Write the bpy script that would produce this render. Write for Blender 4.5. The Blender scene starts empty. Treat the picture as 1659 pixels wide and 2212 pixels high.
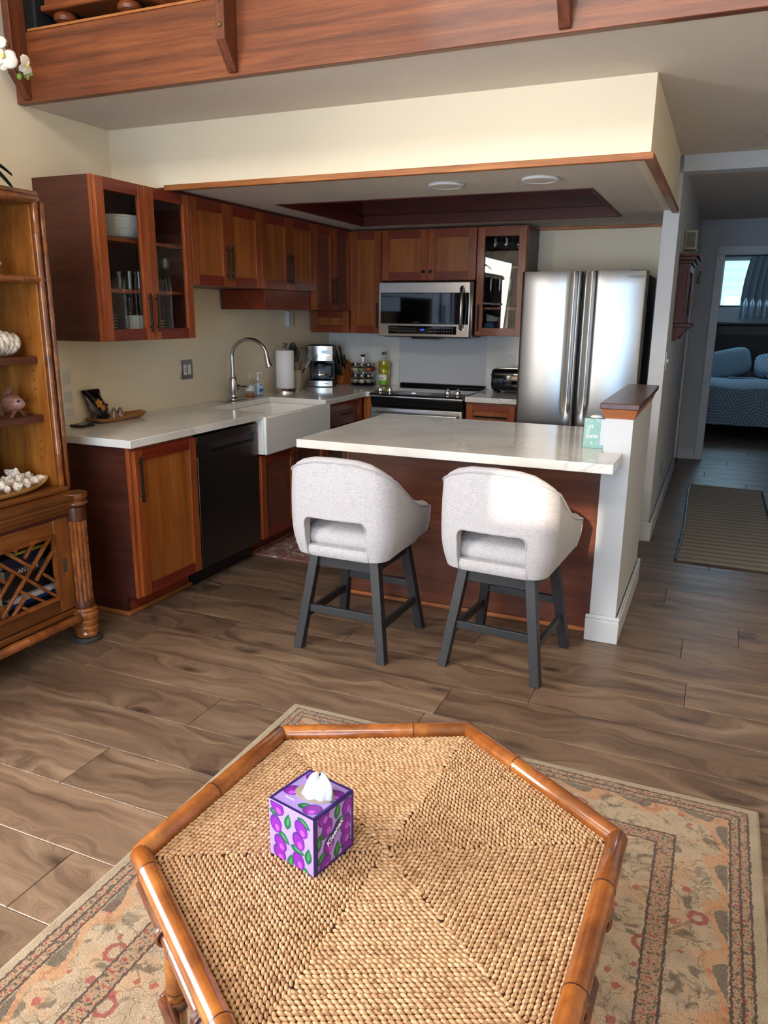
import bpy, bmesh, math, random
from mathutils import Vector, Matrix
SC = bpy.context.scene
COL = SC.collection
R = math.radians
PI = math.pi
rnd = random.Random(11)

# ------------------------------------------------------------------ camera, world, light
cam_d = bpy.data.cameras.new('camera')
cam = bpy.data.objects.new('camera', cam_d)
COL.objects.link(cam)
cam_d.sensor_fit = 'VERTICAL'
cam_d.sensor_height = 36.0
cam_d.lens = 1647.69 * 36.0 / 2212.0
cam_d.clip_start = 0.05
_r = Vector((0.91722625, 0.39826244, 0.00911214))
_u = Vector((-0.10873784, 0.22829470, 0.96750070))
_f = Vector((-0.38323894, 0.88840788, -0.25270409))
cam.matrix_world = Matrix(((_r.x, _u.x, -_f.x, 3.1792), (_r.y, _u.y, -_f.y, -6.1235),
                           (_r.z, _u.z, -_f.z, 1.5140), (0, 0, 0, 1)))
SC.camera = cam

world = bpy.data.worlds.new('sky')
SC.world = world
world.use_nodes = True
_bg = world.node_tree.nodes['Background']
_bg.inputs[0].default_value = (0.62, 0.86, 0.98, 1)
_bg.inputs[1].default_value = 2.2

def light_obj(name, data, loc, target):
    o = bpy.data.objects.new(name, data)
    COL.objects.link(o)
    o.location = loc
    o.rotation_euler = (Vector(target) - Vector(loc)).to_track_quat('-Z', 'Y').to_euler()
    return o

def area(name, loc, target, sx, sy, power, color, spread=180):
    d = bpy.data.lights.new(name, 'AREA')
    d.shape = 'RECTANGLE'
    d.size = sx
    d.size_y = sy
    d.energy = power
    d.color = color
    d.spread = R(spread)
    return light_obj(name, d, loc, target)

# lamps lighting the living room: assumed sliding doors, added high lamp, assumed side window
area('daylight_assumed_sliding_door', (2.35, -8.03, 1.10), (2.35, 0, 1.10), 2.3, 2.05, 84, (0.46, 0.68, 1.0))  # lamp in the unseen door opening, assumed from the daylight
area('warm_reflection_fill', (0.60, -7.98, 1.15), (0.60, 0, 1.15), 1.05, 1.9, 15, (1.0, 0.76, 0.48))  # added warm lamp before the solid wall, for the refrigerator's left door reflection
area('high_wall_fill', (2.0, -7.98, 3.85), (2.0, -2.0, 1.9), 3.4, 1.7, 205, (0.98, 0.95, 0.92))  # added lamp before the solid wall, no window there, brightens kitchen and foreground
area('daylight_assumed_side_window', (-0.04, -6.10, 1.50), (3.0, -6.10, 1.2), 1.5, 1.55, 148, (1.0, 0.95, 0.90))  # lamp in an unseen opening, assumed from the brighter left foreground
# daylight entering the bedroom window
area('daylight_bedroom_window', (3.42, 6.30, 1.97), (3.3, 3.0, 0.9), 0.7, 0.62, 9, (0.45, 0.75, 1.0))
_sd = bpy.data.lights.new('sun', 'SUN')
_sd.energy = 5.5
_sd.angle = R(0.9)
_sd.color = (1.0, 0.84, 0.62)
SUN_DIR = Vector((0.05, 0.92, -0.385))
light_obj('sun', _sd, (2.3, -12, 6), Vector((2.3, -12, 6)) + SUN_DIR)

SC.view_settings.view_transform = 'Standard'
SC.view_settings.look = 'None'
SC.view_settings.gamma = 1.0
SC.view_settings.use_curve_mapping = False
SC.view_settings.exposure = 0.26

_cy = SC.cycles
_cy.max_bounces = 7
_cy.diffuse_bounces = 4
_cy.glossy_bounces = 3
_cy.transmission_bounces = 4
_cy.transparent_max_bounces = 10
_cy.caustics_reflective = False
_cy.caustics_refractive = False
_cy.use_adaptive_sampling = True
_cy.adaptive_threshold = 0.08
_cy.adaptive_min_samples = 12
_cy.sample_clamp_indirect = 4.0

# ------------------------------------------------------------------ mesh helpers
def frame(O, U, N, V=(0, 0, 1)):
    U, V, N, O = Vector(U), Vector(V), Vector(N), Vector(O)
    return Matrix(((U.x, V.x, N.x, O.x), (U.y, V.y, N.y, O.y), (U.z, V.z, N.z, O.z), (0, 0, 0, 1)))

class MB:
    def __init__(s, M=None):
        s.v, s.f, s.M = [], [], M
    def add(s, vs, fs):
        b = len(s.v)
        for p in vs:
            p = Vector(p)
            s.v.append(s.M @ p if s.M else p)
        s.f += [tuple(b + i for i in f) for f in fs]
        return s
    def box(s, x0, x1, y0, y1, z0, z1):
        vs = [(x, y, z) for z in (z0, z1) for y in (y0, y1) for x in (x0, x1)]
        return s.add(vs, [(0, 2, 3, 1), (4, 5, 7, 6), (0, 1, 5, 4), (2, 6, 7, 3), (0, 4, 6, 2), (1, 3, 7, 5)])
    def bar(s, p0, p1, w, h=None, up=(0, 0, 1)):
        h = h or w
        p0, p1 = Vector(p0), Vector(p1)
        d = (p1 - p0).normalized()
        a = Vector(up).cross(d)
        if a.length < 1e-4:
            a = Vector((1, 0, 0)).cross(d)
        a.normalize()
        b = d.cross(a)
        vs = []
        for p in (p0, p1):
            for i, j in ((-1, -1), (1, -1), (1, 1), (-1, 1)):
                vs.append(p + a * (i * w / 2) + b * (j * h / 2))
        return s.add(vs, [(0, 1, 2, 3), (7, 6, 5, 4), (0, 4, 5, 1), (1, 5, 6, 2), (2, 6, 7, 3), (3, 7, 4, 0)])
    def cyl(s, p0, p1, r0, r1=None, n=16):
        return s.tube([p0, p1], [r0, r0 if r1 is None else r1], n)
    def tube(s, pts, r, n=8, closed=False, caps=True):
        pts = [Vector(p) for p in pts]
        m = len(pts)
        rs = r if isinstance(r, (list, tuple)) else [r] * m
        T = []
        for i in range(m):
            if closed:
                t = pts[(i + 1) % m] - pts[i - 1]
            else:
                t = pts[min(i + 1, m - 1)] - pts[max(i - 1, 0)]
            T.append(t.normalized() if t.length > 1e-9 else Vector((0, 0, 1)))
        a = T[0].orthogonal().normalized()
        vs, fs = [], []
        for i in range(m):
            a = (a - T[i] * a.dot(T[i]))
            a = a.normalized() if a.length > 1e-6 else T[i].orthogonal().normalized()
            b = T[i].cross(a)
            for k in range(n):
                q = 2 * PI * k / n
                vs.append(pts[i] + (a * math.cos(q) + b * math.sin(q)) * rs[i])
        L = m if closed else m - 1
        for i in range(L):
            j = (i + 1) % m
            for k in range(n):
                l = (k + 1) % n
                fs.append((i * n + k, i * n + l, j * n + l, j * n + k))
        if caps and not closed:
            fs.append(tuple(range(n - 1, -1, -1)))
            fs.append(tuple((m - 1) * n + k for k in range(n)))
        return s.add(vs, fs)
    def lathe(s, prof, c=(0, 0, 0), n=24, a0=0.0, sx=1.0, sy=1.0):
        vs, fs = [], []
        c = Vector(c)
        for r, z in prof:
            for k in range(n):
                q = a0 + 2 * PI * k / n
                vs.append(c + Vector((r * sx * math.cos(q), r * sy * math.sin(q), z)))
        for i in range(len(prof) - 1):
            for k in range(n):
                l = (k + 1) % n
                fs.append((i * n + k, i * n + l, (i + 1) * n + l, (i + 1) * n + k))
        if prof[0][0] > 1e-6:
            fs.append(tuple(range(n - 1, -1, -1)))
        if prof[-1][0] > 1e-6:
            fs.append(tuple((len(prof) - 1) * n + k for k in range(n)))
        return s.add(vs, fs)
    def prism(s, poly, h0, h1, ax='z'):
        n = len(poly)
        f = {'z': lambda a, b, h: (a, b, h), 'y': lambda a, b, h: (a, h, b), 'x': lambda a, b, h: (h, a, b)}[ax]
        vs = [f(a, b, h0) for a, b in poly] + [f(a, b, h1) for a, b in poly]
        fs = [tuple(range(n - 1, -1, -1)), tuple(range(n, 2 * n))]
        fs += [(i, (i + 1) % n, n + (i + 1) % n, n + i) for i in range(n)]
        return s.add(vs, fs)
    def ell(s, c, rx, ry, rz, nu=16, nv=10, p=1.0, Q=None):
        c = Vector(c)
        def sp(x):
            return math.copysign(abs(x) ** p, x)
        vs, fs = [], []
        for j in range(nv + 1):
            th = -PI / 2 + PI * j / nv
            for i in range(nu):
                ph = 2 * PI * i / nu
                q = Vector((rx * sp(math.cos(th)) * sp(math.cos(ph)), ry * sp(math.cos(th)) * sp(math.sin(ph)), rz * sp(math.sin(th))))
                vs.append(c + (Q @ q if Q else q))
        for j in range(nv):
            for i in range(nu):
                l = (i + 1) % nu
                fs.append((j * nu + i, j * nu + l, (j + 1) * nu + l, (j + 1) * nu + i))
        return s.add(vs, fs)
    def grid(s, fn, nu, nv, cu=False):
        vs = [fn(i / nu, j / nv) for j in range(nv + 1) for i in range(nu + (0 if cu else 1))]
        w = nu if cu else nu + 1
        fs = []
        for j in range(nv):
            for i in range(nu):
                l = (i + 1) % w
                fs.append((j * w + i, j * w + l, (j + 1) * w + l, (j + 1) * w + i))
        return s.add(vs, fs)
    def build(s, name, mat, parent=None, local=False, bev=0, seg=2, ang=35, weld=True):
        off = Vector((0, 0, 0))
        if parent is not None:
            if not local:
                q = parent
                while q is not None:
                    off += q.location
                    q = q.parent
        elif not local:
            xs = [p.x for p in s.v]; ys = [p.y for p in s.v]; zs = [p.z for p in s.v]
            off = Vector(((min(xs) + max(xs)) / 2, (min(ys) + max(ys)) / 2, min(zs)))
        me = bpy.data.meshes.new(name)
        me.from_pydata([p - off for p in s.v], [], s.f)
        bm = bmesh.new()
        bm.from_mesh(me)
        if weld:
            bmesh.ops.remove_doubles(bm, verts=bm.verts, dist=1e-6)
            bmesh.ops.recalc_face_normals(bm, faces=bm.faces)
        bm.to_mesh(me)
        bm.free()
        me.shade_smooth()
        me.set_sharp_from_angle(angle=R(ang))
        me.materials.append(mat)
        o = bpy.data.objects.new(name, me)
        COL.objects.link(o)
        if parent is not None:
            o.parent = parent
        else:
            o.location = off
        if bev:
            m = o.modifiers.new('edge', 'BEVEL')
            m.width = bev
            m.segments = seg
            m.limit_method = 'ANGLE'
            m.angle_limit = R(40)
            m.harden_normals = False
        return o

def tag(o, label, cat, group=None):
    o['label'] = label
    o['category'] = cat
    if group:
        o['group'] = group
    return o

def struct(o, label=None):
    o['kind'] = 'structure'
    if label:
        o['label'] = label
    return o

def thing(name, label, cat, loc=(0, 0, 0), rz=0.0, group=None):
    o = bpy.data.objects.new(name, None)
    COL.objects.link(o)
    o.empty_display_size = 0.05
    o.location = loc
    o.rotation_euler = (0, 0, rz)
    return tag(o, label, cat, group)

def copy_tree(o, parent=None):
    c = o.copy()
    COL.objects.link(c)
    c.parent = parent
    for ch in [x for x in bpy.data.objects if x.parent == o]:
        copy_tree(ch, c)
    return c

def text_mb(mb, string, size, M, depth=0.0004, spacing=1.0, shear=0.0, bold=0.0):
    cu = bpy.data.curves.new('t', 'FONT')
    cu.body = string
    cu.size = size
    cu.extrude = depth
    cu.offset = bold
    cu.shear = shear
    cu.space_character = spacing
    cu.align_x = 'CENTER'
    cu.align_y = 'CENTER'
    cu.resolution_u = 3
    o = bpy.data.objects.new('t', cu)
    COL.objects.link(o)
    dg = bpy.context.evaluated_depsgraph_get()
    me = bpy.data.meshes.new_from_object(o.evaluated_get(dg))
    old = mb.M
    mb.M = (old @ M) if old else M
    mb.add([v.co.copy() for v in me.vertices], [tuple(p.vertices) for p in me.polygons])
    mb.M = old
    bpy.data.objects.remove(o)
    bpy.data.curves.remove(cu)
    bpy.data.meshes.remove(me)
    return mb

ORD = ['first', 'second', 'third', 'fourth', 'fifth', 'sixth', 'seventh', 'eighth', 'ninth']

# ------------------------------------------------------------------ materials
def lin(h):
    h = h.lstrip('#')
    c = [int(h[i:i + 2], 16) / 255 for i in (0, 2, 4)]
    return tuple((x / 12.92 if x <= 0.04045 else ((x + 0.055) / 1.055) ** 2.4) for x in c) + (1.0,)

def col(c):
    return lin(c) if isinstance(c, str) else tuple(c) + ((1.0,) if len(c) == 3 else ())

class NT:
    def __init__(s, name):
        s.m = bpy.data.materials.new(name)
        s.m.use_nodes = True
        s.t = s.m.node_tree
        s.b = s.t.nodes['Principled BSDF']
    def n(s, typ, ins=None, **at):
        x = s.t.nodes.new('ShaderNode' + typ)
        for k, v in at.items():
            setattr(x, k, v)
        for k, v in (ins or {}).items():
            s.set(x.inputs[k], v)
        return x
    def set(s, sock, v):
        if hasattr(v, 'is_linked') or hasattr(v, 'links'):
            s.t.links.new(v, sock)
        else:
            sock.default_value = v
    def P(s, **kw):
        for k, v in kw.items():
            s.set(s.b.inputs[k.replace('_', ' ')], v)
    def math(s, op, a, b=0.0, c=None, clamp=False):
        x = s.n('Math', {0: a, 1: b}, operation=op, use_clamp=clamp)
        if c is not None:
            s.set(x.inputs[2], c)
        return x.outputs[0]
    def ramp(s, fac, stops, interp='LINEAR'):
        x = s.n('ValToRGB', {'Fac': fac})
        x.color_ramp.interpolation = interp
        el = x.color_ramp.elements
        while len(el) < len(stops):
            el.new(0.5)
        for e, (p, c) in zip(el, stops):
            e.position = p
            e.color = col(c)
        return x.outputs[0]
    def mix(s, fac, a, b, blend='MIX'):
        x = s.n('Mix', data_type='RGBA', blend_type=blend)
        s.set(x.inputs[0], fac)
        s.set(x.inputs[6], a if hasattr(a, 'links') else col(a))
        s.set(x.inputs[7], b if hasattr(b, 'links') else col(b))
        return x.outputs[2]
    def coords(s, scale=(1, 1, 1), rot=(0, 0, 0), rand=0.0):
        tc = s.n('TexCoord').outputs['Object']
        if rand:
            oi = s.n('ObjectInfo').outputs['Random']
            k = s.n('CombineXYZ', {0: s.math('MULTIPLY', oi, rand), 1: s.math('MULTIPLY', oi, rand * 1.7), 2: s.math('MULTIPLY', oi, rand * 0.6)}).outputs[0]
            tc = s.n('VectorMath', {0: tc, 1: k}, operation='ADD').outputs[0]
        return s.n('Mapping', {'Vector': tc, 'Scale': scale, 'Rotation': rot}).outputs[0]
    def noise(s, vec, scale, detail=3, rough=0.5, dist=0.0):
        return s.n('TexNoise', {'Vector': vec, 'Scale': scale, 'Detail': detail, 'Roughness': rough, 'Distortion': dist}).outputs[0]
    def bump(s, h, strength=0.2, dist=0.01):
        b = s.n('Bump', {'Height': h, 'Strength': strength, 'Distance': dist}).outputs[0]
        s.t.links.new(b, s.b.inputs['Normal'])

def plain(name, c, rough=0.5, metal=0.0, spec=0.5, coat=0.0, emis=None, es=0.0, alpha=None, bump=0, bscale=200):
    t = NT(name)
    t.P(Base_Color=col(c), Roughness=rough, Metallic=metal)
    t.b.inputs['Specular IOR Level'].default_value = spec
    if coat:
        t.P(Coat_Weight=coat, Coat_Roughness=0.08)
    if emis:
        t.P(Emission_Color=col(emis), Emission_Strength=es)
    if bump:
        t.bump(t.noise(t.coords(), bscale, 3), bump, 0.002)
    return t.m

def wood(name, cols, axis='z', scale=1.0, rough=0.35, coat=0.0, bump=0.08, var=0.12, spec=0.4, stretch=14.0):
    t = NT(name)
    sc = {'x': (1, stretch, stretch), 'y': (stretch, 1, stretch), 'z': (stretch, stretch, 1)}[axis]
    v = t.coords(tuple(a * scale for a in sc), rand=37.0)
    big = t.noise(v, 1.1, 4, 0.55, 0.6)
    fine = t.noise(v, 7.0, 3, 0.6, 0.2)
    g = t.math('ADD', t.math('MULTIPLY', big, 0.72), t.math('MULTIPLY', fine, 0.28))
    c = t.ramp(g, [(0.30, cols[0]), (0.5, cols[1]), (0.70, cols[2])])
    oi = t.n('ObjectInfo').outputs['Random']
    k = t.math('ADD', 1.0 - var, t.math('MULTIPLY', oi, 2 * var))
    hs = t.n('HueSaturation', {'Value': k, 'Color': c}).outputs[0]
    t.P(Base_Color=hs, Roughness=rough)
    t.b.inputs['Specular IOR Level'].default_value = spec
    if coat:
        t.P(Coat_Weight=coat, Coat_Roughness=0.12)
    t.bump(fine, bump, 0.002)
    return t.m

def paint(name, c, rough=0.6, bump=0.06):
    t = NT(name)
    v = t.coords()
    n1 = t.noise(v, 1.3, 3)
    c0 = col(c)
    c1 = tuple(x * 0.94 for x in c0[:3])
    t.P(Base_Color=t.ramp(n1, [(0.3, c1), (0.7, c0)]), Roughness=rough)
    t.b.inputs['Specular IOR Level'].default_value = 0.3
    t.bump(t.noise(v, 90, 4), bump, 0.004)
    return t.m

def glass(name, tint=(1, 1, 1), rough=0.0, ior=1.45, refl=1.0):
    t = NT(name)
    tr = t.n('BsdfTransparent', {'Color': col(tint)})
    gl = t.n('BsdfGlossy', {'Roughness': rough, 'Color': (refl, refl, refl, 1)})
    fa = t.n('LayerWeight', {'Blend': 0.5}).outputs['Facing']
    fr = t.math('ADD', 0.04, t.math('MULTIPLY', t.math('POWER', fa, 5.0), 0.96))
    mx = t.n('MixShader', {0: fr, 1: tr.outputs[0], 2: gl.outputs[0]})
    t.t.links.new(mx.outputs[0], t.t.nodes['Material Output'].inputs['Surface'])
    return t.m

def quartz(name):
    t = NT(name)
    v = t.coords((1, 1, 1))
    w = t.noise(v, 0.9, 5, 0.6, 0.8)
    vein = t.math('ABSOLUTE', t.math('SUBTRACT', w, 0.5))
    line = t.ramp(vein, [(0.0, (1, 1, 1)), (0.007, (0.25, 0.25, 0.25)), (0.022, (0, 0, 0))])
    mask = t.ramp(t.noise(v, 2.1, 2), [(0.50, (0, 0, 0)), (0.66, (1, 1, 1))])
    k = t.math('MULTIPLY', t.n('RGBToBW', {0: line}).outputs[0], t.n('RGBToBW', {0: mask}).outputs[0])
    cl = t.ramp(t.noise(v, 2.4, 4, 0.6), [(0.35, '#d4d1cc'), (0.6, '#e6e4e0')])
    t.P(Base_Color=t.mix(t.math('MULTIPLY', k, 0.5), cl, '#8b837b'), Roughness=0.10)
    return t.m

def brushed(name, c, rough=0.28, axis='x', amount=0.06, aniso=0.0):
    t = NT(name)
    sc = {'x': (2, 300, 300), 'z': (300, 300, 2)}[axis]
    n = t.noise(t.coords(sc), 1.0, 2)
    t.P(Base_Color=col(c), Metallic=1.0, Roughness=t.math('ADD', rough - amount / 2, t.math('MULTIPLY', n, amount)))
    if aniso:
        t.P(Anisotropic=aniso)
    t.bump(n, 0.03, 0.001)
    return t.m

m_cream = paint('cream_wall_paint', '#eaddc4')
m_white = paint('white_wall_paint', '#c8cbd0', 0.55)
m_ceil = paint('ceiling_plaster', '#d6cbbf', 0.8, 0.15)
m_trimw = plain('white_trim_gloss', '#ced2d7', 0.35)
m_hallw = paint('hall_wall_paint', '#c9ccd2', 0.6)
m_koa = wood('fascia_mahogany', ('#451f0f', '#6e391d', '#8d5029'), 'x', 1.0, 0.45, 0.15, 0.25, 0.02, stretch=22)
m_post = wood('post_mahogany', ('#3f1c10', '#5c2e1a', '#744026'), 'z', 1.2, 0.45, 0.1, 0.2)
m_oaktrim = wood('oak_trim', ('#7a4420', '#9a5c2c', '#b87a44'), 'x', 1.5, 0.45)
m_darklin = wood('tray_mahogany', ('#3a120c', '#4e1a11', '#5e2418'), 'x', 1.0, 0.5, 0.0)
m_panel = wood('cherry_panel', ('#7c3f18', '#9a5726', '#b06a32'), 'z', 1.0, 0.33, 0.25)
m_stile = wood('cherry_stile', ('#6e2f14', '#8a421d', '#a05428'), 'z', 1.2, 0.33, 0.25)
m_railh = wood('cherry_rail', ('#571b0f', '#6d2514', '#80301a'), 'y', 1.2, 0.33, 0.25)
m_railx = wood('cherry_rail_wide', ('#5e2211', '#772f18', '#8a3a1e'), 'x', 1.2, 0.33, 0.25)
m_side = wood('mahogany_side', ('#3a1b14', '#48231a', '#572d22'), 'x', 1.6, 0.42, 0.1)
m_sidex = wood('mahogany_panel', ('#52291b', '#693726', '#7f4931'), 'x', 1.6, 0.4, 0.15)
m_inside = wood('cabinet_interior', ('#3a1d11', '#4b2616', '#5a301c'), 'z', 1.0, 0.5)
m_black = plain('matte_black_metal', '#1a1a1b', 0.38, 0.6)
m_blackp = plain('black_plastic', '#0d0d0e', 0.35)
m_rubber = plain('dark_rubber', '#2d2e30', 0.7)
m_quartz = quartz('white_quartz')
m_ceramic = plain('white_fireclay', '#eceae6', 0.12, coat=0.3)
m_steel = brushed('stainless_steel', (0.60, 0.575, 0.55), 0.26, 'x', 0.06)
m_fridge = brushed('fridge_steel', (0.36, 0.36, 0.36), 0.30, 'x', 0.05)
m_dsteel = brushed('black_stainless', (0.125, 0.115, 0.11), 0.34, 'z', 0.05)
m_chrome = plain('polished_chrome', (0.75, 0.74, 0.73), 0.08, 1.0)
m_nickel = plain('brushed_nickel', (0.50, 0.48, 0.46), 0.24, 1.0)
m_bglass = plain('black_glass', '#050506', 0.03, coat=1.0)
m_glass = glass('clear_glass', (0.97, 0.98, 0.98))
m_pane = glass('cabinet_pane', (0.93, 0.95, 0.95), 0.0, 1.5, 0.55)
m_dish = plain('white_porcelain', '#d9d8d4', 0.2)
m_paper = plain('white_paper', '#e9e9ea', 0.85)

# ------------------------------------------------------------------ room shell
H = 2.455
def ring_mb(F, w, h, fw, t):
    m = MB(F)
    vs = []
    for n in (0, t):
        vs += [(0, 0, n), (w, 0, n), (w, h, n), (0, h, n), (fw, fw, n), (w - fw, fw, n), (w - fw, h - fw, n), (fw, h - fw, n)]
    fs = []
    for i in range(4):
        j = (i + 1) % 4
        fs += [(i, j, 8 + j, 8 + i), (4 + j, 4 + i, 12 + i, 12 + j), (j, i, 4 + i, 4 + j), (8 + i, 8 + j, 12 + j, 12 + i)]
    return m.add(vs, fs)

def boxes(*bs):
    m = MB()
    for b in bs:
        m.box(*b)
    return m

def plank_material():
    t = NT('vinyl_plank')
    v = t.coords((1, 1, 1), rand=61.0)
    st = t.n('Mapping', {'Vector': v, 'Scale': (1.0, 9.0, 1.0)}).outputs[0]
    vo = t.n('TexVoronoi', {'Vector': t.n('Mapping', {'Vector': v, 'Scale': (1.0, 2.8, 1.0)}).outputs[0], 'Scale': 1.35}, voronoi_dimensions='2D')
    pick = t.math('GREATER_THAN', t.n('SeparateColor', {0: vo.outputs[1]}).outputs[0], 0.42)
    warp = t.noise(v, 2.6, 3, 0.55)
    near = t.math('MULTIPLY', pick, t.n('RGBToBW', {0: t.ramp(vo.outputs[0], [(0.0, (1, 1, 1)), (0.12, (.45, .45, .45)), (0.40, (0, 0, 0))])}).outputs[0])
    wv = t.n('VectorMath', {0: st, 1: t.n('CombineXYZ', {1: t.math('ADD', t.math('MULTIPLY', warp, 2.0), t.math('MULTIPLY', near, 1.5))}).outputs[0]}, operation='ADD').outputs[0]
    big = t.noise(wv, 1.35, 5, 0.6, 0.9)
    rings = t.n('TexWave', {'Vector': wv, 'Scale': 9.0, 'Distortion': 6.0, 'Detail': 4.0, 'Detail Scale': 1.6}, wave_type='BANDS', bands_direction='Y').outputs[1]
    fine = t.noise(t.n('Mapping', {'Vector': v, 'Scale': (3.0, 110.0, 1.0)}).outputs[0], 1.0, 3, 0.65)
    kd = t.math('MULTIPLY', pick, t.n('RGBToBW', {0: t.ramp(t.math('ADD', vo.outputs[0], t.math('MULTIPLY', t.math('SUBTRACT', t.noise(v, 14, 3), 0.5), 0.10)), [(0.012, (1, 1, 1)), (0.05, (.6, .6, .6)), (0.13, (0, 0, 0))])}).outputs[0])
    base = t.ramp(big, [(0.30, '#47362a'), (0.43, '#715a47'), (0.56, '#8b7159'), (0.70, '#a0866c')])
    base = t.mix(t.math('MULTIPLY', rings, 0.34), base, '#523c30')
    base = t.mix(t.math('MULTIPLY', fine, 0.34), base, '#553f33')
    base = t.mix(t.math('MULTIPLY', kd, 0.85), base, '#33251d')
    oi = t.n('ObjectInfo').outputs['Random']
    base = t.n('HueSaturation', {'Value': t.math('ADD', 0.86, t.math('MULTIPLY', oi, 0.28)), 'Saturation': 0.95, 'Color': base}).outputs[0]
    t.P(Base_Color=base, Roughness=t.math('ADD', 0.30, t.math('MULTIPLY', fine, 0.16)))
    t.b.inputs['Specular IOR Level'].default_value = 0.5
    t.bump(t.math('ADD', t.math('MULTIPLY', rings, 0.5), fine), 0.16, 0.0015)
    return t.m
m_plank = plank_material()
m_sub = plain('plank_joint_shadow', '#2a211b', 0.8)

floor = struct(boxes((-0.1, 5.3, -8.1, 6.55, -0.1, -0.006)).build('floor', m_sub))
PW, PLEN, G = 0.2335, 1.52, 0.0009
def plank_mesh(w, d):
    a, b, c = w / 2 - G, d / 2 - G, 0.0022
    mb = MB()
    vs = [(-a, -b, -0.006), (a, -b, -0.006), (a, b, -0.006), (-a, b, -0.006),
          (-a, -b, -0.0016), (a, -b, -0.0016), (a, b, -0.0016), (-a, b, -0.0016),
          (-a + c, -b + c, 0), (a - c, -b + c, 0), (a - c, b - c, 0), (-a + c, b - c, 0)]
    fs = [(0, 1, 5, 4), (1, 2, 6, 5), (2, 3, 7, 6), (3, 0, 4, 7), (4, 5, 9, 8), (5, 6, 10, 9), (6, 7, 11, 10), (7, 4, 8, 11), (8, 9, 10, 11)]
    me = bpy.data.meshes.new('plank')
    me.from_pydata(vs, [], fs)
    me.materials.append(m_plank)
    return me
plank_cache = {}
joint = {-1: 1.325, -3: 1.62, 1: 1.48, 2: 0.747, 3: 2.30, 7: 3.158}
for k in range(-8, 46):
    y0 = -4.28 + k * PW
    y1 = y0 + PW
    if y0 < -5.95 or y1 > 5.3:
        continue
    if y1 < -0.78:
        xa, xb = 0.0, 4.3
    elif y0 < 2.75:
        xa, xb = 2.86, 4.1
        if y0 < -0.62:
            xa = 0.0
    else:
        xa, xb = 2.65, 4.3
    off = joint.get(k, (k * 0.577 + 0.31) % PLEN)
    x = off - PLEN * math.ceil((off - xa) / PLEN + 1)
    while x < xb:
        s0, s1 = max(x, xa), min(x + PLEN, xb)
        x += PLEN
        if s1 - s0 < 0.03:
            continue
        key = round(s1 - s0, 3)
        if key not in plank_cache:
            plank_cache[key] = plank_mesh(s1 - s0, PW)
        o = bpy.data.objects.new('plank', plank_cache[key])
        COL.objects.link(o)
        o.parent = floor
        o.location = Vector(((s0 + s1) / 2, (y0 + y1) / 2, 0)) - floor.location

# assumed unseen side window opening y -6.9..-5.3, z .7..2.3
struct(boxes((-0.1, 0, -8.1, -6.9, 0, 5), (-0.1, 0, -5.3, 0.1, 0, 5), (-0.1, 0, -6.9, -5.3, 0, 0.7), (-0.1, 0, -6.9, -5.3, 2.3, 5)).build('wall_left', m_cream))
struct(boxes((0, 2.75, 0, 0.1, 0, H)).build('wall_kitchen', m_cream))
# living room wall behind the viewer: assumed sliding doors and an added sun opening
SX0, SX1, SZ0, SZ1 = 2.145, 2.435, 2.72, 2.95  # unseen opening made up to shape the sun patch on the stool
struct(boxes((0, 1.18, -8.1, -8.0, 0, 2.15), (3.52, 5.2, -8.1, -8.0, 0, 2.15), (0, 5.2, -8.1, -8.0, 2.15, SZ0),
             (0, SX0, -8.1, -8.0, SZ0, SZ1), (SX1, 5.2, -8.1, -8.0, SZ0, SZ1), (0, 5.2, -8.1, -8.0, SZ1, 5)).build('wall_living', m_cream))
struct(boxes((5.2, 5.3, -8.1, 6.55, 0, 5)).build('wall_right', m_cream))
struct(boxes((-0.1, 5.3, -8.1, 0.1, 5.0, 5.1)).build('ceiling_loft', m_ceil))
struct(boxes((0, 5.2, -0.6, -0.5, 2.72, 5)).build('wall_loft', m_cream))
struct(boxes((-1.2, 6.4, -12.2, -8.1, 2.45, 2.55)).build('ceiling_sun_block', m_white), 'unseen white roof slab added to block the sun outside the sliding doors')  # unseen slab added to keep the low sun out of the room
wd = struct(ring_mb(frame((1.18, -8.05, 0), (1, 0, 0), (0, -1, 0)), 2.34, 2.15, .05, .04).build('window_assumed', m_trimw), 'assumed white sliding glass door frame behind the viewer')  # unseen door frame, assumed behind the viewer
boxes((2.32, 2.38, -8.09, -8.05, .05, 2.10)).build('mullion', m_trimw, wd)
# ceiling under the loft
struct(boxes((0, 5.2, -3.13, 6.45, H, H + 0.12)).build('ceiling', m_ceil))
struct(boxes((0, 5.2, -3.13, -0.5, H + 0.12, 2.71)).build('floor_loft', m_sub))
struct(boxes((0, 2.824, -2.576, -2.50, 2.15, H), (2.75, 2.824, -2.50, -0.745, 2.15, H)).build('wall_soffit', m_cream), 'cream painted soffit above the kitchen')
TX0, TX1, TY0, TY1 = 0.575, 2.472, -1.80, -0.556
kc = struct(boxes((0, TX0, -2.50, 0, 2.15, 2.17), (TX1, 2.75, -2.50, 0, 2.15, 2.17), (TX0, TX1, -2.50, TY0, 2.15, 2.17), (TX0, TX1, TY1, 0, 2.15, 2.17)).build('ceiling_kitchen', m_ceil), 'grey plaster kitchen ceiling with a recessed tray')
tr = thing('tray_lining', 'dark red wood lined recess sunk in the kitchen ceiling', 'ceiling recess', ((TX0 + TX1) / 2, (TY0 + TY1) / 2, 2.145))
tr['kind'] = 'structure'
tr.name = 'trim_1'
for a in ((TX0 - .004, TX0 + .022, TY0, TY1), (TX1 - .022, TX1 + .004, TY0, TY1), (TX0, TX1, TY0 - .004, TY0 + .022), (TX0, TX1, TY1 - .022, TY1 + .004)):
    boxes((*a, 2.145, 2.215)).build('lower_board', m_darklin, tr, bev=.002)
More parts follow.
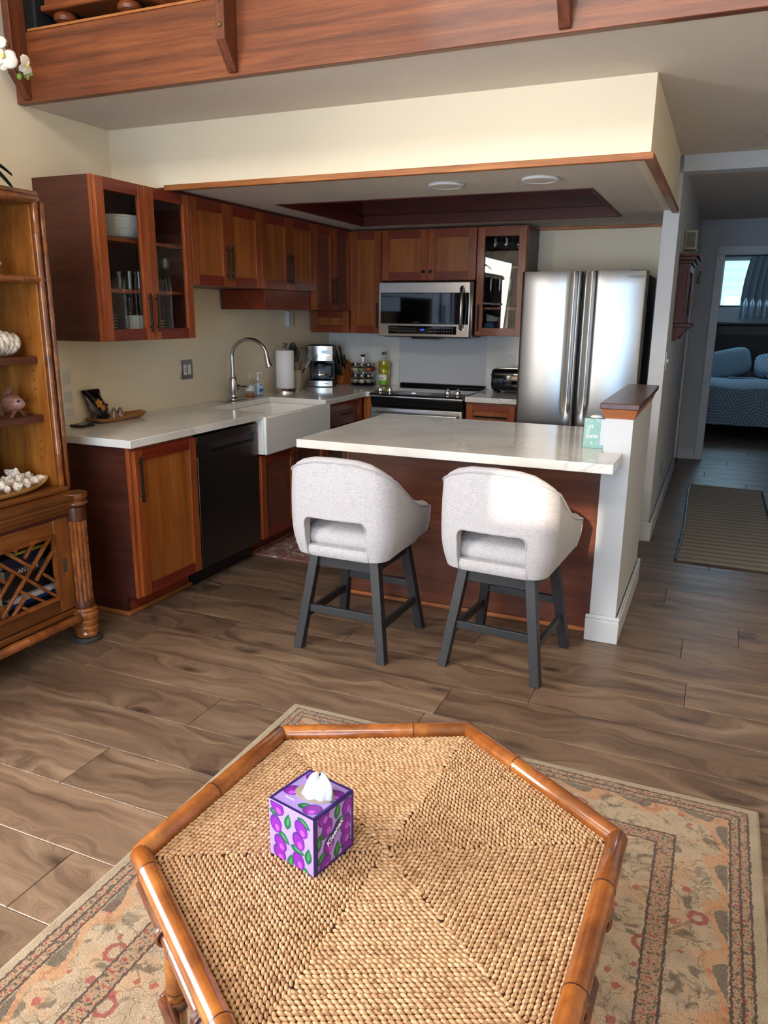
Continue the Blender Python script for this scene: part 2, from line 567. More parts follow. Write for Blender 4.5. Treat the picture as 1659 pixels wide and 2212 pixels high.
e = 0.03
for a in ((TX0 - e, TX0 - e + .02, TY0 - e, TY1 + e), (TX1 + e - .02, TX1 + e, TY0 - e, TY1 + e), (TX0 - e, TX1 + e, TY0 - e, TY0 - e + .02), (TX0 - e, TX1 + e, TY1 + e - .02, TY1 + e)):
    boxes((*a, 2.215, 2.37)).build('upper_board', m_darklin, tr, bev=.002)
boxes((TX0 - e, TX1 + e, TY0 - e, TY1 + e, 2.37, 2.385)).build('top_panel', m_darklin, tr)
# oak trim around the soffit
t2 = thing('trim_2', 'narrow oak moulding along the lower soffit edge', 'trim', (1.4, -2.58, 2.13))
t2['kind'] = 'structure'
boxes((0.36, 2.838, -2.590, -2.560, 2.132, 2.160)).build('front_moulding', m_oaktrim, t2, bev=.003)
m_oakty = wood('oak_trim_side', ('#6b3c1e', '#8a5028', '#a86c3c'), 'y', 1.5, 0.45)
boxes((2.800, 2.838, -2.560, -0.748, 2.132, 2.160)).build('side_moulding', m_oakty, t2, bev=.003)
boxes((1.80, 2.75, -0.022, 0, 2.128, 2.150)).build('back_moulding', m_oaktrim, t2, bev=.003)
boxes((0.0, 0.37, -2.576, -0.37, 2.134, 2.149)).build('cabinet_moulding', m_darklin, t2)
# hall
struct(boxes((2.75, 2.845, -0.745, 2.10, 0, H), (2.75, 2.845, 2.10, 2.75, 2.06, H)).build('wall_hall', m_hallw))
d1 = struct(boxes((2.765, 2.80, 2.10, 2.75, 0.005, 2.06)).build('door_1', m_trimw), 'white door recessed in the hall wall')
t3 = thing('trim_3', 'white door casing on the hall wall', 'trim', (2.85, 2.1, 0))
t3['kind'] = 'structure'
boxes((2.845, 2.866, 2.03, 2.115, 0, 2.13)).build('casing_board', m_trimw, t3, bev=.004)
boxes((2.845, 2.866, 2.115, 2.75, 2.05, 2.13)).build('casing_head', m_trimw, t3, bev=.004)
struct(boxes((2.75, 3.09, 2.75, 2.85, 0, H), (3.09, 3.98, 2.75, 2.85, 2.12, H), (3.98, 5.2, 2.75, 2.85, 0, H)).build('wall_end', m_hallw))
t4 = thing('trim_4', 'white casing around the bedroom doorway', 'trim', (3.06, 2.74, 0))
t4['kind'] = 'structure'
boxes((3.025, 3.105, 2.73, 2.86, 0, 2.12)).build('casing_board', m_trimw, t4, bev=.004)
boxes((3.965, 4.045, 2.73, 2.86, 0, 2.12)).build('casing_board', m_trimw, t4, bev=.004)
boxes((3.025, 4.045, 2.73, 2.86, 2.12, 2.20)).build('casing_head', m_trimw, t4, bev=.004)
struct(boxes((4.1, 5.2, -0.745, 2.75, 0, H)).build('wall_passage', m_hallw))
struct(boxes((2.845, 5.2, -0.80, -0.66, 2.362, H)).build('wall_header', m_white), 'white header beam across the hall opening')
# bedroom
struct(boxes((2.5, 3.07, 6.45, 6.55, 0, H), (4.05, 5.2, 6.45, 6.55, 0, H), (3.07, 4.05, 6.45, 6.55, 0, 1.64), (3.07, 4.05, 6.45, 6.55, 2.30, H)).build('wall_bedroom', m_hallw))
struct(boxes((2.5, 2.6, 2.85, 6.45, 0, H)).build('wall_bedroom_side', m_hallw))
struct(boxes((0, 5.2, 6.45, 6.55, H, 5.0)).build('wall_sun_block', m_white))  # unseen wall added to keep the sun off the neighbouring siding
w2 = thing('window_2', 'bright bedroom window with the siding of a neighbouring house beyond', 'window', (3.56, 6.5, 1.62))
w2['kind'] = 'structure'
boxes((3.07, 4.05, 6.47, 6.52, 1.64, 1.665)).build('window_sill', plain('dark_sill', '#3a3c3e', .5), w2)
boxes((3.07, 3.085, 6.47, 6.52, 1.665, 2.30), (4.03, 4.05, 6.47, 6.52, 1.665, 2.30), (3.085, 4.03, 6.47, 6.52, 2.285, 2.30), (3.55, 3.57, 6.47, 6.52, 1.665, 2.285)).build('window_frame', m_trimw, w2)
boxes((3.085, 4.03, 6.49, 6.494, 1.665, 2.285)).build('pane', m_glass, w2)
# neighbouring house siding
ns = thing('neighbouring_house', 'pale lap siding of the house outside the bedroom window', 'house wall', (3.6, 9.0, 0))
m_siding = plain('pale_siding', '#dff2f0', 0.7)
boxes((0.5, 7.5, 9.0, 9.1, 0, 4.0)).build('sheathing', m_siding, ns)
for i in range(14):
    z = 1.0 + i * 0.145
    MB().prism([(8.955, z), (8.985, z + 0.15), (9.0, z + 0.15), (9.0, z)], 0.5, 7.5, 'x').build('siding_board', m_siding, ns)
# half wall beside the island
struct(boxes((2.735, 2.855, -2.60, -1.62, 0, 1.072)).build('wall_half', m_white), 'low white half wall at the end of the island')
hc = thing('trim_5', 'dark walnut cap on the low half wall', 'wall cap', (2.795, -2.1, 1.072))
hc['kind'] = 'structure'
m_cap = wood('cap_walnut', ('#3d221a', '#553026', '#6b4236'), 'y', 1.3, 0.34, 0.1, stretch=9)
boxes((2.712, 2.880, -2.645, -1.575, 1.112, 1.138)).build('cap_board', m_cap, hc, bev=.004)
m_capm = wood('cap_moulding', ('#8a5030', '#a8663f', '#bd7c52'), 'x', 1.5, .45)
MB().add([(2.733, -2.602, 1.066), (2.857, -2.602, 1.066), (2.857, -1.618, 1.066), (2.733, -1.618, 1.066),
          (2.716, -2.630, 1.112), (2.872, -2.630, 1.112), (2.872, -1.59, 1.112), (2.716, -1.59, 1.112)],
         [(3, 2, 1, 0), (4, 5, 6, 7), (0, 1, 5, 4), (1, 2, 6, 5), (2, 3, 7, 6), (3, 0, 4, 7)]).build('cap_moulding', m_capm, hc)
def baseboard(name, pts_boxes, label):
    o = thing(name, label, 'baseboard', (pts_boxes[0][0], pts_boxes[0][2], 0))
    o['kind'] = 'structure'
    for b in pts_boxes:
        x0, x1, y0, y1, h = b
        boxes((x0, x1, y0, y1, 0, h)).build('base_board', m_trimw, o, bev=.004)
        dx, dy = (x1 - x0) > (y1 - y0), (y1 - y0) >= (x1 - x0)
        boxes((x0 + (.005 if dy else 0), x1 - (.005 if dy else 0), y0 + (.005 if dx else 0), y1 - (.005 if dx else 0), h, h + .02)).build('base_cap', m_trimw, o, bev=.004)
baseboard('baseboard_half', [(2.718, 2.874, -2.618, -2.600, .112), (2.855, 2.874, -2.60, -1.62, .112), (2.735, 2.874, -1.62, -1.602, .112)], 'white baseboard around the low half wall')
baseboard('baseboard_hall', [(2.742, 2.864, -0.763, -0.745, .112), (2.845, 2.864, -0.745, 2.03, .112)], 'white baseboard along the hall wall')
baseboard('baseboard_end', [(2.83, 3.025, 2.732, 2.75, .118)], 'white baseboard at the end of the hall')
# backsplash slabs
sp = thing('trim_6', 'white quartz backsplash slabs on the stove wall', 'backsplash', (1.0, -0.01, 0.915))
sp['kind'] = 'structure'
boxes((0.002, 0.672, -0.014, 0, 0.915, 1.352)).build('slab', m_quartz, sp, bev=.001)
boxes((1.437, 1.90, -0.014, 0, 0.915, 1.352)).build('slab', m_quartz, sp, bev=.001)
boxes((0.672, 1.437, -0.006, 0, 0.90, 1.352)).build('centre_panel', m_white, sp)
boxes((0.002, 0.672, -0.022, -0.014, 0.915, 0.985)).build('low_upstand', m_quartz, sp, bev=.001)
boxes((1.437, 1.90, -0.022, -0.014, 0.915, 0.985)).build('low_upstand', m_quartz, sp, bev=.001)
# loft fascia and posts
fa = struct(boxes((0.0, 5.2, -3.172, -3.13, 2.45, 2.742)).build('trim_7', m_koa, bev=.003), 'wide reddish mahogany fascia board of the loft')
boxes((0.11, 1.19, -3.176, -3.128, 2.742, 2.752)).build('edge_strip', m_oaktrim, fa)
boxes((1.23, 2.54, -3.176, -3.128, 2.742, 2.752)).build('edge_strip', m_oaktrim, fa)
m_brass = plain('aged_brass', '#8a7440', 0.35, 0.9)
m_hole = plain('bolt_recess', '#1b0f0a', 0.8)
def loft_post(xa, label, bolts):
    w, dp = 0.042, 0.088
    y1 = -3.172
    y0 = y1 - dp
    o = thing('loft_post', label, 'post', (xa + w / 2, y1 - dp / 2, 2.46), 0, 'loft railing posts')
    MB().prism([(y1, 2.462), (y1 - 0.012, 2.462), (y0, 2.56), (y0, 3.9), (y1, 3.9)], xa, xa + w, 'x').build('shaft', m_post, o, bev=.002)
    for z in bolts:
        h = MB(frame((xa + w / 2, y0 - 0.0005, z), (1, 0, 0), (0, -1, 0))).lathe([(0.0095, -.002), (0.0095, 0.0006), (0.0, 0.0006)], n=16)
        hb = h.build('bolt_recess', m_hole, o)
        MB(frame((xa + w / 2, y0 - 0.0005, z), (1, 0, 0), (0, -1, 0))).lathe([(0.0065, 0.0), (0.0065, 0.003), (0.0, 0.0035)], n=12).build('bolt', m_brass, hb)
loft_post(0.055, 'mahogany loft post against the left wall behind the orchid', (2.665,))
loft_post(1.195, 'mahogany loft post with two brass bolts near the middle of the fascia', (2.70, 2.612))
loft_post(2.545, 'mahogany loft post above the right side of the kitchen', (2.70,))
# furniture standing on the loft
dr = thing('loft_dresser', 'brown wooden chest on turned bun feet standing on the loft', 'chest', (0.36, -2.85, 2.71))
m_dres = wood('dresser_wood', ('#5a2c16', '#7c4122', '#95552e'), 'x', 1.0, .4, .2)
boxes((0.104, 0.66, -3.06, -2.62, 2.875, 3.5)).build('body', m_dres, dr, bev=.01)
boxes((0.096, 0.675, -3.075, -2.61, 2.855, 2.882)).build('base_moulding', m_dres, dr, bev=.008)
boxes((0.30, 0.40, -3.066, -3.058, 2.93, 3.4)).build('applied_strip', m_post, dr, bev=.003)
for x, y in ((0.19, -3.01), (0.57, -3.01), (0.19, -2.68), (0.57, -2.68)):
    MB().lathe([(.03, 0), (.045, .02), (.05, .05), (.045, .08), (.032, .092), (.038, .10), (.052, .108), (.057, .122), (.052, .135), (.035, .147)], (x, y, 2.71), 20).build('bun_foot', m_dres, dr)
nb = thing('shade_block', 'dark navy block added on the loft in place of shade beside the chest', 'shade block', (.045, -2.9, 2.71))
m_shadeb = plain('navy_shade', '#0c1018', .7)  # dark block and colour stand in for the shade beside the chest
boxes((.004, .088, -3.10, -2.60, 2.711, 2.93)).build('shade_body', m_shadeb, nb, bev=.006)
boxes((.002, .092, -3.11, -2.59, 2.93, 2.955)).build('shade_lid', m_shadeb, nb, bev=.006)
db = thing('loft_shade_cabinet', 'dark panelled wooden cabinet further back on the loft, widened in place of shade', 'cabinet', (1.0, -2.5, 2.71))
boxes((0.01, 1.95, -2.55, -2.3, 2.71, 3.6)).build('body', m_inside, db, bev=.006)  # body widened to stand in for the dark shade behind the chest
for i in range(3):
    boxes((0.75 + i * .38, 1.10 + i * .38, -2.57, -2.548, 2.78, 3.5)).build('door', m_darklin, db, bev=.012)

# ------------------------------------------------------------------ kitchen cabinets
def FX(x, y, z):
    return frame((x, y, z), (0, 1, 0), (1, 0, 0))
def FY(x, y, z):
    return frame((x, y, z), (1, 0, 0), (0, -1, 0))

def bar_handle(parent, F, u, v0, v1, horiz=False, r=0.0058, so=0.034):
    m = MB(F)
    L = v1 - v0
    if horiz:
        m.cyl((v0, u, so), (v1, u, so), r, n=10)
        for q in (v0 + L * .16, v1 - L * .16):
            m.cyl((q, u, 0.02), (q, u, so), r * .8, n=8)
    else:
        m.cyl((u, v0, so), (u, v1, so), r, n=10)
        for q in (v0 + L * .13, v1 - L * .13):
            m.cyl((u, q, 0.02), (u, q, so), r * .8, n=8)
    return m.build('handle', m_black, parent)

def shaker(parent, F, w, h, kind='panel', handle=None, sw=0.056, t=0.021, name='door', face='x', dark=False):
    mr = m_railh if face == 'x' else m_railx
    if kind == 'panel':
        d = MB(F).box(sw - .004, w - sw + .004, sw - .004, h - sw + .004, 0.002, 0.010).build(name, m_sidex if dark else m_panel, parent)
    else:
        d = MB(F).box(sw - .004, w - sw + .004, sw - .004, h - sw + .004, 0.006, 0.009).build(name, m_pane, parent)
    for a, b in ((0, sw), (w - sw, w)):
        MB(F).box(a, b, 0, h, 0, t).build('stile', m_stile, d, bev=.0015)
    for a, b in ((0, sw), (h - sw, h)):
        MB(F).box(sw, w - sw, a, b, 0, t - .0008).build('rail', mr, d, bev=.001)
    if handle:
        if handle[0] == 'bar':
            bar_handle(d, F, handle[1], handle[2], handle[3])
        elif handle[0] == 'hbar':
            bar_handle(d, F, handle[1], handle[2], handle[3], True)
        elif handle[0] == 'knob':
            MB(F).lathe([(.005, t), (.005, t + .012), (.011, t + .016), (.012, t + .024), (.008, t + .029), (0, t + .029)], (handle[1], handle[2], 0), 12).build('knob', m_black, d)
    return d

def solid_cab(name, label, box, face, fz=None):
    x0, x1, y0, y1, z0, z1 = box
    o = thing(name, label, 'cabinet', ((x0 + x1) / 2, (y0 + y1) / 2, z0))
    boxes(box).build('body', m_side, o, bev=.001)
    return o

def face_ring(o, F, w, h, fw=0.03, t=0.02):
    return ring_mb(F, w, h, fw, t).build('face_frame', m_stile, o, bev=.001)

UZ0, UZ1 = 1.362, 2.134
# glass-door cabinet at the near end of the left wall
gc = thing('glass_wall_cabinet', 'two-door glass wall cabinet at the near end of the left wall', 'cabinet', (0.19, -2.775, UZ0))
ya, yb = -3.135, -2.417
boxes((0.003, 0.35, ya, ya + .018, UZ0, UZ1)).build('side_panel', m_side, gc)
boxes((0.003, 0.35, yb - .018, yb, UZ0, UZ1)).build('side_panel', m_side, gc)
boxes((0.003, 0.012, ya + .018, yb - .018, UZ0, UZ1)).build('back_panel', m_inside, gc)
boxes((0.012, 0.35, ya + .018, yb - .018, UZ0, UZ0 + .02)).build('bottom_panel', m_inside, gc)
boxes((0.012, 0.35, ya + .018, yb - .018, UZ1 - .02, UZ1)).build('top_panel', m_inside, gc)
for z in (1.60, 1.85):
    boxes((0.014, 0.335, ya + .019, yb - .019, z, z + .018)).build('shelf', m_stile, gc)
face_ring(gc, FX(0.35, ya, UZ0), yb - ya, UZ1 - UZ0, .022)
for i in range(2):
    shaker(gc, FX(0.371, ya + .004 + i * .357, UZ0 + .003), .353, .764, 'glass', ('bar', .353 - .026 if i == 0 else .026, .04, .235))
def wall_cab_x(label, y0, y1, z0, hv, dark=False):
    o = solid_cab('wall_cabinet', label, (0.003, 0.35, y0, y1, z0, UZ1), 'x')
    face_ring(o, FX(0.35, y0, z0), y1 - y0, UZ1 - z0)
    w = (y1 - y0) / 2 - .003
    for i in range(2):
        shaker(o, FX(0.371, y0 + .002 + i * (w + .002), z0 + .003), w, UZ1 - z0 - .012, 'panel', ('bar', w - .026 if i == 0 else .026, .035, .035 + hv), dark=dark)
    return o
wall_cab_x('short two-door cherry wall cabinet right beside the glass cabinet', -2.415, -1.697, 1.657, .20)
c3 = wall_cab_x('short two-door cherry wall cabinet above the faucet and paper towels', -1.695, -0.982, 1.657, .20)
boxes((0.02, 0.362, -1.628, -1.000, 1.528, 1.655)).build('valance_box', m_railh, c3, bev=.002)
wall_cab_x('dark two-door wall cabinet in the corner above the coffee maker', -0.98, -0.372, 1.528, .20, True)
# back wall
o = solid_cab('corner_wall_cabinet', 'tall single-door cherry wall cabinet left of the microwave', (0.03, 0.662, -0.345, -0.003, 1.352, UZ1), 'y')
face_ring(o, FY(0.03, -0.345, 1.352), .632, UZ1 - 1.352, .045)
shaker(o, FY(0.392, -0.366, 1.355), .265, .766, 'panel', ('bar', .265 - .026, .04, .235), face='y')
shaker(o, FY(0.034, -0.366, 1.355), .345, .172, 'panel', None, face='y', name='panel_front')
o = solid_cab('over_microwave_cabinet', 'short two-door cherry cabinet directly above the microwave', (0.664, 1.432, -0.345, -0.003, 1.757, UZ1), 'y')
face_ring(o, FY(0.664, -0.345, 1.757), .768, UZ1 - 1.757)
for i in range(2):
    shaker(o, FY(0.666 + i * .383, -0.366, 1.760), .381, .366, 'panel', ('knob', .381 - .028 if i == 0 else .028, .06), face='y', sw=.06)
gb = thing('glass_wall_cabinet', 'single-door glass wall cabinet between the microwave and the refrigerator', 'cabinet', (1.63, -0.18, 1.352))
xa, xb, z0 = 1.436, 1.808, 1.352
boxes((xa, xa + .018, -0.345, -.003, z0, UZ1)).build('side_panel', m_side, gb)
boxes((xb - .018, xb, -0.345, -.003, z0, UZ1)).build('side_panel', m_side, gb)
boxes((xa + .018, xb - .018, -.012, -.003, z0, UZ1)).build('back_panel', m_inside, gb)
boxes((xa + .018, xb - .018, -0.345, -.012, z0, z0 + .02)).build('bottom_panel', m_inside, gb)
boxes((xa + .018, xb - .018, -0.345, -.012, UZ1 - .02, UZ1)).build('top_panel', m_inside, gb)
for z in (1.545, 1.84):
    boxes((xa + .019, xb - .019, -0.33, -.014, z, z + .016)).build('shelf', m_stile, gb)
face_ring(gb, FY(xa, -0.345, z0), xb - xa, UZ1 - z0, .022)
shaker(gb, FY(xa + .003, -0.366, z0 + .003), xb - xa - .006, .766, 'glass', ('bar', .024, .03, .225), face='y')
# base cabinets, left run
BX = 0.590
o = thing('base_cabinet', 'cherry base cabinet with black bar handle at the near end of the counter', 'cabinet', (0.3, -3.03, 0))
MB().prism([(0.003, 0.0), (.530, 0.0), (.530, .10), (BX, .10), (BX, .874), (.003, .874)], -3.285, -3.265, 'y').build('side_panel', m_side, o)
boxes((.003, BX, -3.265, -2.785, .10, .874)).build('body', m_side, o)
boxes((.50, .530, -3.265, -2.785, 0, .10)).build('toe_board', m_railh, o)
face_ring(o, FX(BX, -3.285, .10), .50, .774, .03)
shaker(o, FX(BX + .021, -3.268, .108), .478, .748, 'panel', ('bar', .030, .49, .715))
boxes((.530, .556, -3.285, -2.785, 0, .022)).build('shoe_moulding', m_oakty, o, bev=.006)
boxes((.003, .556, -3.303, -3.285, 0, .022)).build('shoe_moulding', m_oaktrim, o, bev=.006)
# dishwasher
dw = thing('dishwasher', 'black stainless dishwasher with pocket handle under the left counter', 'dishwasher', (0.32, -2.478, 0))
boxes((.02, .585, -2.776, -2.180, .10, .872)).build('body', m_blackp, dw)
boxes((.585, .628, -2.774, -2.182, .105, .742)).build('door_panel', m_dsteel, dw, bev=.003)
boxes((.585, .628, -2.774, -2.182, .806, .856)).build('top_panel', m_dsteel, dw, bev=.003)
pk = MB().prism([(.585, .742), (.628, .742), (.628, .752), (.606, .765), (.602, .80), (.628, .806), (.585, .806)], -2.66, -2.215, 'y').build('pocket_handle', m_dsteel, dw, bev=.001)
boxes((.585, .628, -2.774, -2.66, .742, .806)).build('handle_end', m_dsteel, dw)
boxes((.585, .628, -2.215, -2.182, .742, .806)).build('handle_end', m_dsteel, dw)
boxes((.02, .56, -2.776, -2.180, 0.0, .10)).build('kick_plate', m_blackp, dw)
# sink base
o = thing('sink_base_cabinet', 'two-door cherry cabinet beneath the white farmhouse sink', 'cabinet', (0.3, -1.74, 0))
boxes((.003, BX, -2.176, -1.296, .10, .652)).build('body', m_side, o)
boxes((.003, BX + .018, -2.176, -2.160, .10, .874)).build('end_panel', m_stile, o)
boxes((.50, .530, -2.176, -1.296, 0, .10)).build('toe_board', m_railh, o)
boxes((.530, .556, -2.176, -1.296, 0, .022)).build('shoe_moulding', m_oakty, o, bev=.006)
face_ring(o, FX(BX, -2.160, .10), .864, .552, .03)
for i in range(2):
    shaker(o, FX(BX + .021, -2.150 + i * .424, .108), .42, .535, 'panel', ('bar', .42 - .03 if i == 0 else .03, .33, .51), dark=True)
# drawer base near the corner
o = thing('drawer_cabinet', 'dark cherry drawer cabinet between the sink and the stove corner', 'cabinet', (0.3, -0.95, 0))
boxes((.003, BX, -1.294, -0.62, .10, .874)).build('body', m_side, o)
boxes((.50, .530, -1.294, -0.62, 0, .10)).build('toe_board', m_railh, o)
face_ring(o, FX(BX, -1.294, .10), .674, .774, .03)
boxes((.530, .556, -1.294, -.62, 0, .022)).build('shoe_moulding', m_oakty, o, bev=.006)
shaker(o, FX(BX + .021, -1.270, .700), .585, .156, 'panel', ('hbar', .078, .20, .385), name='drawer', sw=.045, dark=True)
shaker(o, FX(BX + .021, -1.270, .108), .585, .582, 'panel', ('bar', .03, .40, .56), dark=True)
o = thing('corner_filler', 'narrow cherry filler strip in the corner beside the stove', 'cabinet filler', (.65, -.5, 0))
boxes((.615, .690, -.612, -.02, 0.0, .874)).build('filler_body', m_panel, o)
# right of stove
o = thing('drawer_cabinet', 'narrow cherry drawer cabinet between the stove and the refrigerator', 'cabinet', (1.66, -.31, 0))
boxes((1.462, 1.850, -.590, -.01, .10, .874)).build('body', m_sidex, o)
face_ring(o, FY(1.462, -.590, .10), .388, .774, .02)
shaker(o, FY(1.476, -.611, .690), .366, .168, 'panel', ('hbar', .084, .06, .31), name='drawer', face='y', sw=.045)
shaker(o, FY(1.476, -.611, .108), .366, .57, 'panel', ('bar', .03, .40, .56), face='y')
boxes((1.462, 1.85, -.53, -.50, 0, .10)).build('toe_board', m_railx, o)
# worktops
CT, CB = 0.915, 0.876
poly = [(0.002, -3.3136), (.652, -3.3136), (.652, -2.112), (.640, -2.100), (.222, -2.100), (.205, -2.085), (.205, -1.345), (.222, -1.328), (.652, -1.325), (.652, -.645), (.688, -.645), (.688, -.023), (.002, -.023)]
tag(MB().prism(poly, CB, CT, 'z').build('worktop', m_quartz, bev=.0025), 'L-shaped white veined quartz worktop running along the left wall', 'worktop')
tag(boxes((1.462, 1.852, -.645, -.023, CB, CT)).build('worktop', m_quartz, bev=.0025), 'short white quartz worktop between the stove and the refrigerator', 'worktop')
# farmhouse sink
def ring_rect(x0, x1, y0, y1, z):
    return [(x0, y0, z), (x1, y0, z), (x1, y1, z), (x0, y1, z)]
vs = ring_rect(.19, .655, -2.155, -1.301, .657) + ring_rect(.19, .655, -2.155, -1.301, .8755) + ring_rect(.215, .648, -2.118, -1.338, .8755) + ring_rect(.230, .636, -2.10, -1.356, .70)
fs = [(3, 2, 1, 0)]
for a in (0, 4, 8):
    fs += [(a + i, a + (i + 1) % 4, a + 4 + (i + 1) % 4, a + 4 + i) for i in range(4)]
fs.append((12, 13, 14, 15))
sk = thing('farmhouse_sink', 'white fireclay apron-front farmhouse sink', 'sink', (.43, -1.73, .655))
MB().add(vs, fs).build('basin', m_ceramic, sk, bev=.010, seg=3)
boxes((.6535, .678, -2.158, -1.298, .655, .893)).build('apron', m_ceramic, sk, bev=.010, seg=3)
MB().lathe([(.045, .7005), (.045, .704), (.03, .702), (0, .702)], (.43, -1.73, 0), 20).build('drain', m_nickel, sk)

# island
isl = thing('kitchen_island', 'mahogany kitchen island body under the quartz breakfast bar', 'island', (2.07, -2.18, 0))
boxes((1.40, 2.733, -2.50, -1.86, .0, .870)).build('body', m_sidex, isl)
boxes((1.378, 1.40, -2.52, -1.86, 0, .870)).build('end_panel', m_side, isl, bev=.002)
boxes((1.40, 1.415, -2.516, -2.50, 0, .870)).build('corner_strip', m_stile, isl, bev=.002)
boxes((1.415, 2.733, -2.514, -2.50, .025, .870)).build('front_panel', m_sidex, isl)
boxes((1.40, 2.718, -2.528, -2.50, 0, .022)).build('shoe_moulding', m_capm, isl, bev=.006)
for x in (1.75, 2.30):
    boxes((x, x + .07, -2.80, -2.52, .860, .8705)).build('support_bracket', m_black, isl)
poly = [(1.315, -2.897), (2.820, -2.897), (2.820, -2.602), (2.733, -2.602), (2.733, -1.82), (1.315, -1.82)]
tag(MB().prism(poly, .871, .913, 'z').build('island_worktop', m_quartz, bev=.003), 'white veined quartz breakfast bar top of the island', 'worktop')

# ------------------------------------------------------------------ appliances
# refrigerator
fr = thing('refrigerator', 'tall stainless french door refrigerator beside the hall wall', 'refrigerator', (2.277, -0.38, 0))
FX0, FX1, FXM = 1.862, 2.692, 2.277
boxes((FX0 + .006, FX1 - .006, -0.655, -0.03, 0.02, 1.775)).build('body', plain('fridge_side', '#1b1c1e', .45), fr, bev=.004)
boxes((FX1 - .12, FX1 - .02, -0.70, -0.60, 1.775, 1.80)).build('hinge_cover', m_blackp, fr, bev=.004)
boxes((FX0 + .02, FX0 + .12, -0.70, -0.60, 1.775, 1.80)).build('hinge_cover', m_blackp, fr, bev=.004)
def fridge_door(x0, x1, inner, z0, z1):
    w = x1 - x0
    def prof(s, v):
        # s: 0 at the outer edge, 1 at the centre gap
        dz = min(1, max(0, (v - .10) / .10))
        base = .046 + .020 * (1 - (2 * s - 1) ** 2)
        edge = min(1.0, min(s, 1 - s) / .045)
        base *= .40 + .60 * math.sqrt(max(0, 1 - (1 - edge) ** 2))
        scoop = math.exp(-((s - .865) / .052) ** 2) * .024 * dz
        ridge = math.exp(-((s - .955) / .03) ** 2) * .010 * dz
        return base - scoop + ridge
    m = MB()
    nu, nv = 56, 24
    def fn(a, b):
        s = a if inner > 0 else 1 - a
        cap = min(1.0, min(b, 1 - b) / .004)
        return (x0 + w * a, -0.668 - prof(s, b) * (.9 + .1 * math.sqrt(max(0, 1 - (1 - cap) ** 2))), z0 + (z1 - z0) * b)
    m.grid(fn, nu, nv)
    n0 = (nu + 1)
    # close towards the body
    m.box(x0, x1, -0.676, -0.652, z0, z1)
    return m.build('door', m_fridge, fr, ang=60)
fridge_door(FX0, FXM - .004, 1, .70, 1.795)
dR = fridge_door(FXM + .004, FX1, -1, .70, 1.795)
lg = MB()
text_mb(lg, 'SAMSUNG', .021, FY(2.618, -0.7315, 1.756), .0006, 1.1)
lg.build('brand_lettering', plain('dark_lettering', '#3a3a3c', .4), dR)
MB().grid(lambda a, b: (FX0 + (FX1 - FX0) * a, -0.668 - .06 * (1 - (2 * a - 1) ** 8), .06 + .63 * b), 24, 4).box(FX0, FX1, -0.676, -0.652, .06, .69).build('freezer_drawer', m_fridge, fr, ang=60)
boxes((FX0 + .03, FX1 - .03, -.64, -.05, 0.0, .06)).build('base_grille', m_blackp, fr)

# over-the-range microwave
mw = thing('microwave', 'stainless over-the-range microwave mounted above the stove', 'microwave', (1.047, -0.22, 1.335))
boxes((.666, 1.430, -0.405, -0.004, 1.340, 1.748)).build('body', m_blackp, mw)
fp = boxes((.664, 1.412, -0.440, -0.405, 1.336, 1.745)).build('front_plate', m_steel, mw, bev=.006, seg=3)
boxes((1.413, 1.430, -0.436, -0.405, 1.336, 1.745)).build('side_trim', m_chrome, mw, bev=.005)
ring_mb(FY(.684, -.4405, 1.432), .72, .234, .006, .0015).build('window_border', m_blackp, mw)
boxes((.688, 1.398, -.4425, -.439, 1.436, 1.662)).build('window', m_bglass, mw, bev=.001)
cpn = boxes((.750, 1.312, -.4425, -.439, 1.357, 1.418)).build('control_panel', m_bglass, mw, bev=.001)
m_blue = plain('blue_display', '#081040', .3, emis='#1c48ff', es=3.0)
text_mb(MB(), '8:07', .017, FY(1.035, -.4428, 1.388), .0004).build('clock_digits', m_blue, cpn)
m_print = plain('grey_print', '#8d9094', .5)
g = MB()
for r in range(2):
    for i in range(9):
        g.box(.765 + i * .025, .780 + i * .025, -.4430, -.4424, 1.378 + r * .022, 1.3805 + r * .022)
    for i in range(10):
        g.box(1.085 + i * .021, 1.095 + i * .021, -.4430, -.4424, 1.376 + r * .022, 1.3805 + r * .022)
g.build('button_print', m_print, cpn)['kind'] = 'stuff'
text_mb(MB(), 'SAMSUNG', .011, FY(.985, -.4428, 1.445), .0003).build('brand_lettering', m_print, mw)
hp = [(1.352, -.441, 1.395), (1.352, -.462, 1.402)] + [(1.352 + .006 * math.sin(PI * i / 12), -.466 - .022 * math.sin(PI * i / 12), 1.408 + .288 * i / 12) for i in range(13)] + [(1.352, -.462, 1.702), (1.352, -.441, 1.708)]
MB().tube(hp, [.010, .012] + [.0135] * 13 + [.012, .010], 12).build('door_handle', m_nickel, mw)
boxes((.70, 1.39, -.40, -.05, 1.330, 1.340)).build('underside_vent', m_blackp, mw)
MB().prism([(.93, 1.330), (1.18, 1.330), (1.16, 1.318), (.95, 1.318)], -.42, -.30, 'y').build('lamp_housing', m_blackp, mw)

